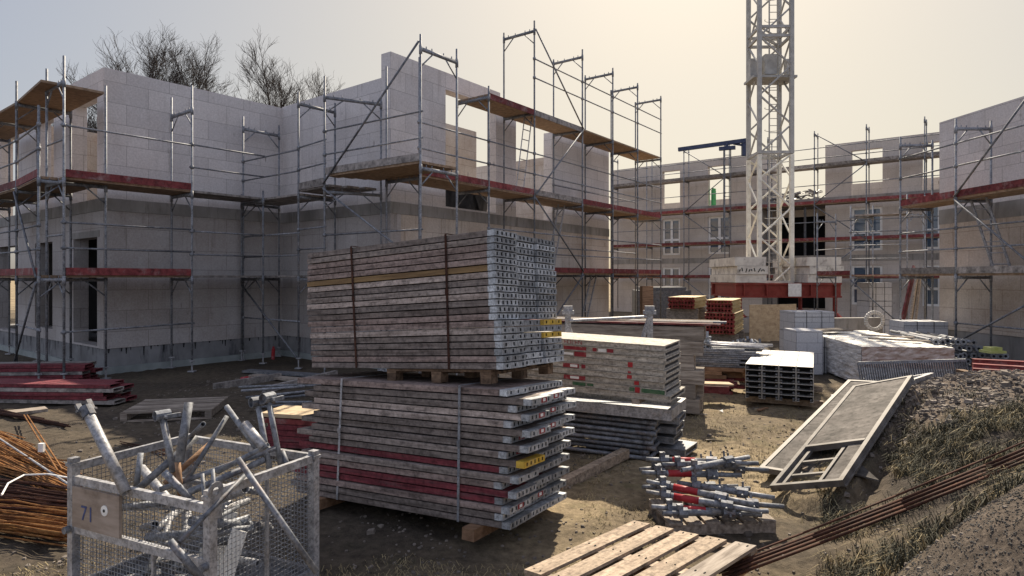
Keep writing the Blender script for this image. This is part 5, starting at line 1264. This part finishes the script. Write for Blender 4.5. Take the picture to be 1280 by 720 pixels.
# ------------------------------------------------------------------ left side stacks
def planks_left(fr_, rows, cs, m, lab, h_=.06, w_=.30, L_=3.0):
    for k in range(rows):
        for c in range(cs):
            dx = rnd.uniform(-.15, .15)
            mb = MB().box((dx, -w_, 0), (dx+L_, 0, .012)).box((dx, -w_, .012), (dx+L_, -w_+.02, h_)).box((dx, -.02, .012), (dx+L_, 0, h_)).box((dx, -w_, h_), (dx+L_, 0, h_+.004))
            o = mb.build('steel_plank', m if (k+c) % 3 else 'deckgrey', world=False)
            o.location = fr_(0, -c*(w_+.02), k*(h_+.012)); o.rotation_euler = (fr_.e[0], fr_.e[1], fr_.e[2]+rnd.uniform(-.02, .02))
            tag(o, f'{"red" if (k+c) % 3 else "grey"} steel plank, {nm[k if k < rows-1 else 5]} layer, {["front", "second", "rear"][c]} row of the {lab}', 'plank', f'steel planks in the {lab}')
p = gp(136, 508); planks_left(Frame((p.x, p.y, .03), math.radians(176)), 5, 2, 'plank_red', 'near left stack')
p = gp(88, 486); planks_left(Frame((p.x, p.y+.3, .03), math.radians(184), 0, 0), 6, 2, 'plank_red', 'far left stack')
p = gp(150, 528)
pallet2('old grey slatted pallet lying on the dark ground', (p.x, p.y), (.96, .2), 1.35, 1.15, 'old_wood', 10, .15, .075, ground_h(p.x, p.y, False))
loose('low_board', 'short pale board lying beside the near left plank stack', 'board', gp(8, 520)+V((0, 0, .04)), gp(58, 514)+V((0, 0, .04)), .3, .05, 'old_wood')
loose('timber_baulk', 'long grey beam lying on the dark ground behind the crate', 'beam', gp(268, 488)+V((0, 0, .07)), gp(350, 474)+V((0, 0, .07)), .1, .14, 'deckgrey')
loose('timber_baulk', 'second grey beam lying closer to the plank packs', 'beam', gp(330, 492)+V((0, 0, .07)), gp(420, 470)+V((0, 0, .07)), .1, .12, 'deckgrey')
loose('blue_grey_plank', 'bluish plank lying flat near the inner corner scaffold', 'plank', gp(308, 466)+V((0, 0, .05)), gp(400, 472)+V((0, 0, .05)), .3, .05, 'galv')
loose('pale_plank', 'pale plank lying flat before the bluish one', 'plank', gp(316, 472)+V((0, 0, .05)), gp(402, 480)+V((0, 0, .05)), .25, .05, 'old_wood')
tag(MB().tube((0, 0, 0), (.02, 0, .3), .05, 10).tube((.02, 0, .3), (.02, 0, .36), .03, 8).build('red_stake', 'red_paint', world=False), 'small red marker standing at the foot of the inner corner', 'marker').location = gp(341, 449)
tag(MB().hexa([(0, 0, 0), (.28, 0, 0), (.3, .2, 0), (0, .2, 0), (.05, .03, .08), (.2, .02, .1), (.25, .12, .06), (.06, .15, .05)]).build('red_scrap', 'red_paint', world=False), 'small red scrap lying on the ground near the grey beam', 'scrap').location = gp(298, 476)
for k in range(9):
    p = gp(rnd.uniform(330, 372), rnd.uniform(492, 512))+V((0, 0, .04+.03*k))
    a = rnd.uniform(-.4, .5); tag(MB().tube(p-V((math.cos(a)*.5, math.sin(a)*.5, 0)), p+V((math.cos(a)*.6, math.sin(a)*.6, .05)), .024, 8, hollow=True).build('scaffold_tube', rnd.choice(['galv_dark', 'galv_light', 'galv']), smooth=True), 'loose scaffold tube left of the lower plank pack', 'tube', 'loose tubes left of the plank packs')
p = gp(375, 572); HPk = Frame((p.x+.15, p.y+.25, .03), math.radians(166))
for k in range(5):
    o = MB().box((-.1*rnd.random(), -.5, 0), (.75+.1*rnd.random(), 0, .07)).build('red_shutter', 'plank_red' if k < 4 else 'toe_red', world=False); o.location = HPk(rnd.uniform(-.04, .04), 0, k*.078); o.rotation_euler = HPk.e
    tag(o, f'red edged panel, {nm[k if k < 4 else 5]} in the small stack left of the plank packs', 'panel', 'red edged panels left of the packs')
o = MB().box((-.05, -.55, 0), (.85, 0, .05)).build('plywood_board', 'beige_ply', world=False); o.location = HPk(0, .02, .40); o.rotation_euler = HPk.e
tag(o, 'sunlit beige plywood board on top of the small red stack', 'board')

# ------------------------------------------------------------------ grass, straw, stones
def scatter(name, m, label, cat, n, area, maker, seed):
    rr = random.Random(seed); mb = MB(); c = 0; tries = 0
    while c < n and tries < n*12:
        tries += 1; x, y = rr.uniform(*area[0]), rr.uniform(*area[1])
        if abs(x) > .86*y+.6 or not area[2](x, y, rr): continue
        maker(mb, V((x, y, ground_h(x, y))), rr); c += 1
    return tag(mb.build(name, m), label, cat, kind='stuff')
def blade(mb, p, rr, l0=.05, l1=.16, w_=.004, lay=1.0):
    a = rr.uniform(0, 6.3); l = rr.uniform(l0, l1); d = V((math.cos(a), math.sin(a), 0)); s = V((-d.y, d.x, 0))*w_
    p = p-V((0, 0, .01)); m_ = p+d*l*.45*lay+V((0, 0, l*.6)); e = p+d*l*lay+V((0, 0, l*(.75-.45*lay)))
    mb.quad(p-s, p+s, m_+s*.7, m_-s*.7); mb.quad(m_-s*.7, m_+s*.7, e)
def tuft(mb, p, rr):
    for _ in range(rr.randint(7, 16)): blade(mb, p+V((rr.gauss(0, .035), rr.gauss(0, .035), 0)), rr, .07, .24, .0035, rr.uniform(.3, 1.1))
def stone(mb, p, rr, s0=.004, s1=.016):
    s = rr.uniform(s0, s1)*(1 if rr.random() < .96 or p.y < 5 else 2.2); n0_ = len(mb.v)
    pts = [V((rr.uniform(.6, 1)*sx, rr.uniform(.6, 1)*sy, rr.uniform(.3, .8)*sz))*s for sx, sy, sz in ((-1, -1, -.6), (1, -1, -.6), (1, 1, -.6), (-1, 1, -.6), (-.8, -.8, 1), (.8, -.8, 1), (.8, .8, 1), (-.8, .8, 1))]
    a = rr.uniform(0, 6.3); R_ = Matrix.Rotation(a, 3, 'Z'); mb.hexa([p+R_ @ q+V((0, 0, s*.2)) for q in pts])
slope = lambda x, y, rr: (lambda d, n_: .15 < d and y > 3.9 and (y < 6.9 or rr.random() < .1) and n_ > -.05 and math.exp(-((x-3.05)/1.15)**2-((y-3.25)/.62)**2) < .3)(.9*(x-2.75)-.42*(y-6.0), noise.noise(V((x*1.3, y*1.3, 3))))
scatter('grass_tufts', 'grass', 'rank dull green grass growing on the slope at right', 'grass', 1000, ((1.6, 7), (3.6, 8.5), slope), tuft, 3)
scatter('dead_grass_clumps', 'straw', 'pale dead grass clumps hanging over the dark slope', 'grass', 130, ((1.8, 7), (3.9, 7.6), slope), tuft, 23)
scatter('yard_clods', 'stone', 'small brown clods kicked up over the trampled yard', 'clods', 1700, ((-6, 5), (4.3, 12), lambda x, y, rr: (.9*(x-2.75)-.42*(y-6.0)) < .4 and noise.noise(V((x*.9, y*.9, 31))) > .08), lambda mb, p, rr: stone(mb, p, rr, .004, .016), 24)
scatter('dry_straw', 'straw', 'dry straw blades lying over the slope at right', 'straw', 1300, ((1.3, 7), (3.6, 8.2), slope), lambda mb, p, rr: blade(mb, p, rr, .06, .2, .003, 1.3), 4)
yard = lambda x, y, rr: (.9*(x-2.75)-.42*(y-6.0)) < .5 and noise.noise(V((x*.8, y*.8, 5))) > -.1 and not (-2.6 < x < .7 and 5.3 < y < 8.2)
scatter('yard_straw', 'straw', 'short dry grass bits trodden into the sunny yard dirt', 'straw', 13000, ((-4, 5), (4.2, 11), yard), lambda mb, p, rr: blade(mb, p, rr, .02, .08, .0028, 1.5), 6)
scatter('yard_grass', 'grass', 'sparse short green grass in the yard dirt', 'grass', 2600, ((-4, 4), (4.2, 10), lambda x, y, rr: yard(x, y, rr) and noise.noise(V((x*1.1+9, y*1.1, 5))) > .15), lambda mb, p, rr: blade(mb, p, rr, .02, .07, .003, .7), 7)
scatter('clods_and_chips', 'stone', 'clods and stone chips strewn over the spoil mound', 'stones', 5200, ((1.2, 9.5), (2.6, 11), lambda x, y, rr: (.9*(x-2.75)-.42*(y-6.0)) > .2 and (y > 6.6 or rr.random() < .12)), stone, 8)
scatter('spoil_clods', 'stone', 'rough brown clods heaped over the top of the spoil mound', 'clods', 3600, ((4.2, 9.5), (6.6, 10.6), lambda x, y, rr: (.9*(x-2.75)-.42*(y-6.0)) > .5), lambda mb, p, rr: stone(mb, p, rr, .010, .034), 18)
scatter('gravel_grains', 'dark_stone', 'fine dark gravel grains on the low hump at the lower right', 'gravel', 9000, ((1.2, 4.5), (2.6, 4.1), lambda x, y, rr: math.exp(-((x-3.05)/1.15)**2-((y-3.25)/.62)**2) > .2), lambda mb, p, rr: stone(mb, p, rr, .002, .006), 19)
scatter('yard_pebbles', 'stone', 'pebbles and crumbs scattered over the yard', 'stones', 2200, ((-7, 7), (4, 15), lambda x, y, rr: (.9*(x-2.75)-.42*(y-6.0)) < .4), lambda mb, p, rr: stone(mb, p, rr, .004, .02), 9)
for k in range(14):
    x, y = rnd.uniform(-4.5, 4.5), rnd.uniform(7, 13); z = ground_h(x, y); a = rnd.uniform(0, 6.3); l = rnd.uniform(.1, .35)
    tag(MB().bar((x-math.cos(a)*l, y-math.sin(a)*l, z+.015), (x+math.cos(a)*l, y+math.sin(a)*l, z+.03), .05, .02).build('wood_scrap', rnd.choice(['old_wood', 'pale_wood', 'brown_wood'])), 'broken wood scrap lying on the yard dirt', 'wood scrap', 'wood scraps on the yard dirt')
for k in range(16):
    x, y = rnd.uniform(-5, 4), rnd.uniform(6.5, 13.5); z = ground_h(x, y); s = rnd.uniform(.03, .09)
    q = [V((x+rnd.uniform(.5, 1)*s*c, y+rnd.uniform(.5, 1)*s*d, z+rnd.uniform(.005, .05))) for c, d in ((-1, -1), (1, -1), (1, 1), (-1, 1))]
    tag(MB().quad(*q).quad(*[v+V((0, 0, .004)) for v in q]).build('paper_scrap', rnd.choice(['white_label', 'hose', 'old_wood'])), 'crumpled pale scrap of packaging lying on the yard dirt', 'scrap', 'packaging scraps on the yard dirt')
for n_, p_, l_ in (('pale_offcut', (1080, 600, 6.35), 'triangular pale board offcut beside the hatch deck'),):
    p = V(at(*p_)); mb = MB(); q = [p+V((-.22, .12, .06)), p+V((.12, -.05, .0)), p+V((.06, .3, .12))]; mb.quad(*q); mb.quad(*[v+V((0, 0, .015)) for v in q])
    for i in range(3): mb.quad(q[i], q[(i+1) % 3], q[(i+1) % 3]+V((0, 0, .015)), q[i]+V((0, 0, .015)))
    tag(mb.build(n_, 'board_grey'), l_, 'offcut')
for k, (x, y, Y, s) in enumerate(((1195, 560, 6.9, .09), (1210, 568, 6.7, .07))):
    p = at(x, y, Y); z = ground_h(p.x, p.y); tag(MB().hexa([V((p.x, p.y, z))+V(q)*s for q in ((-1, -.5, -.2), (1, -.6, -.2), (1.1, .5, -.2), (-.9, .6, -.2), (-.7, -.3, .5), (.8, -.4, .35), (.9, .3, .4), (-.6, .4, .55))]).build('rubble_stone', 'slab'), ('larger' if k == 0 else 'smaller')+' pale rubble stone on the dark slope of the mound', 'stone')
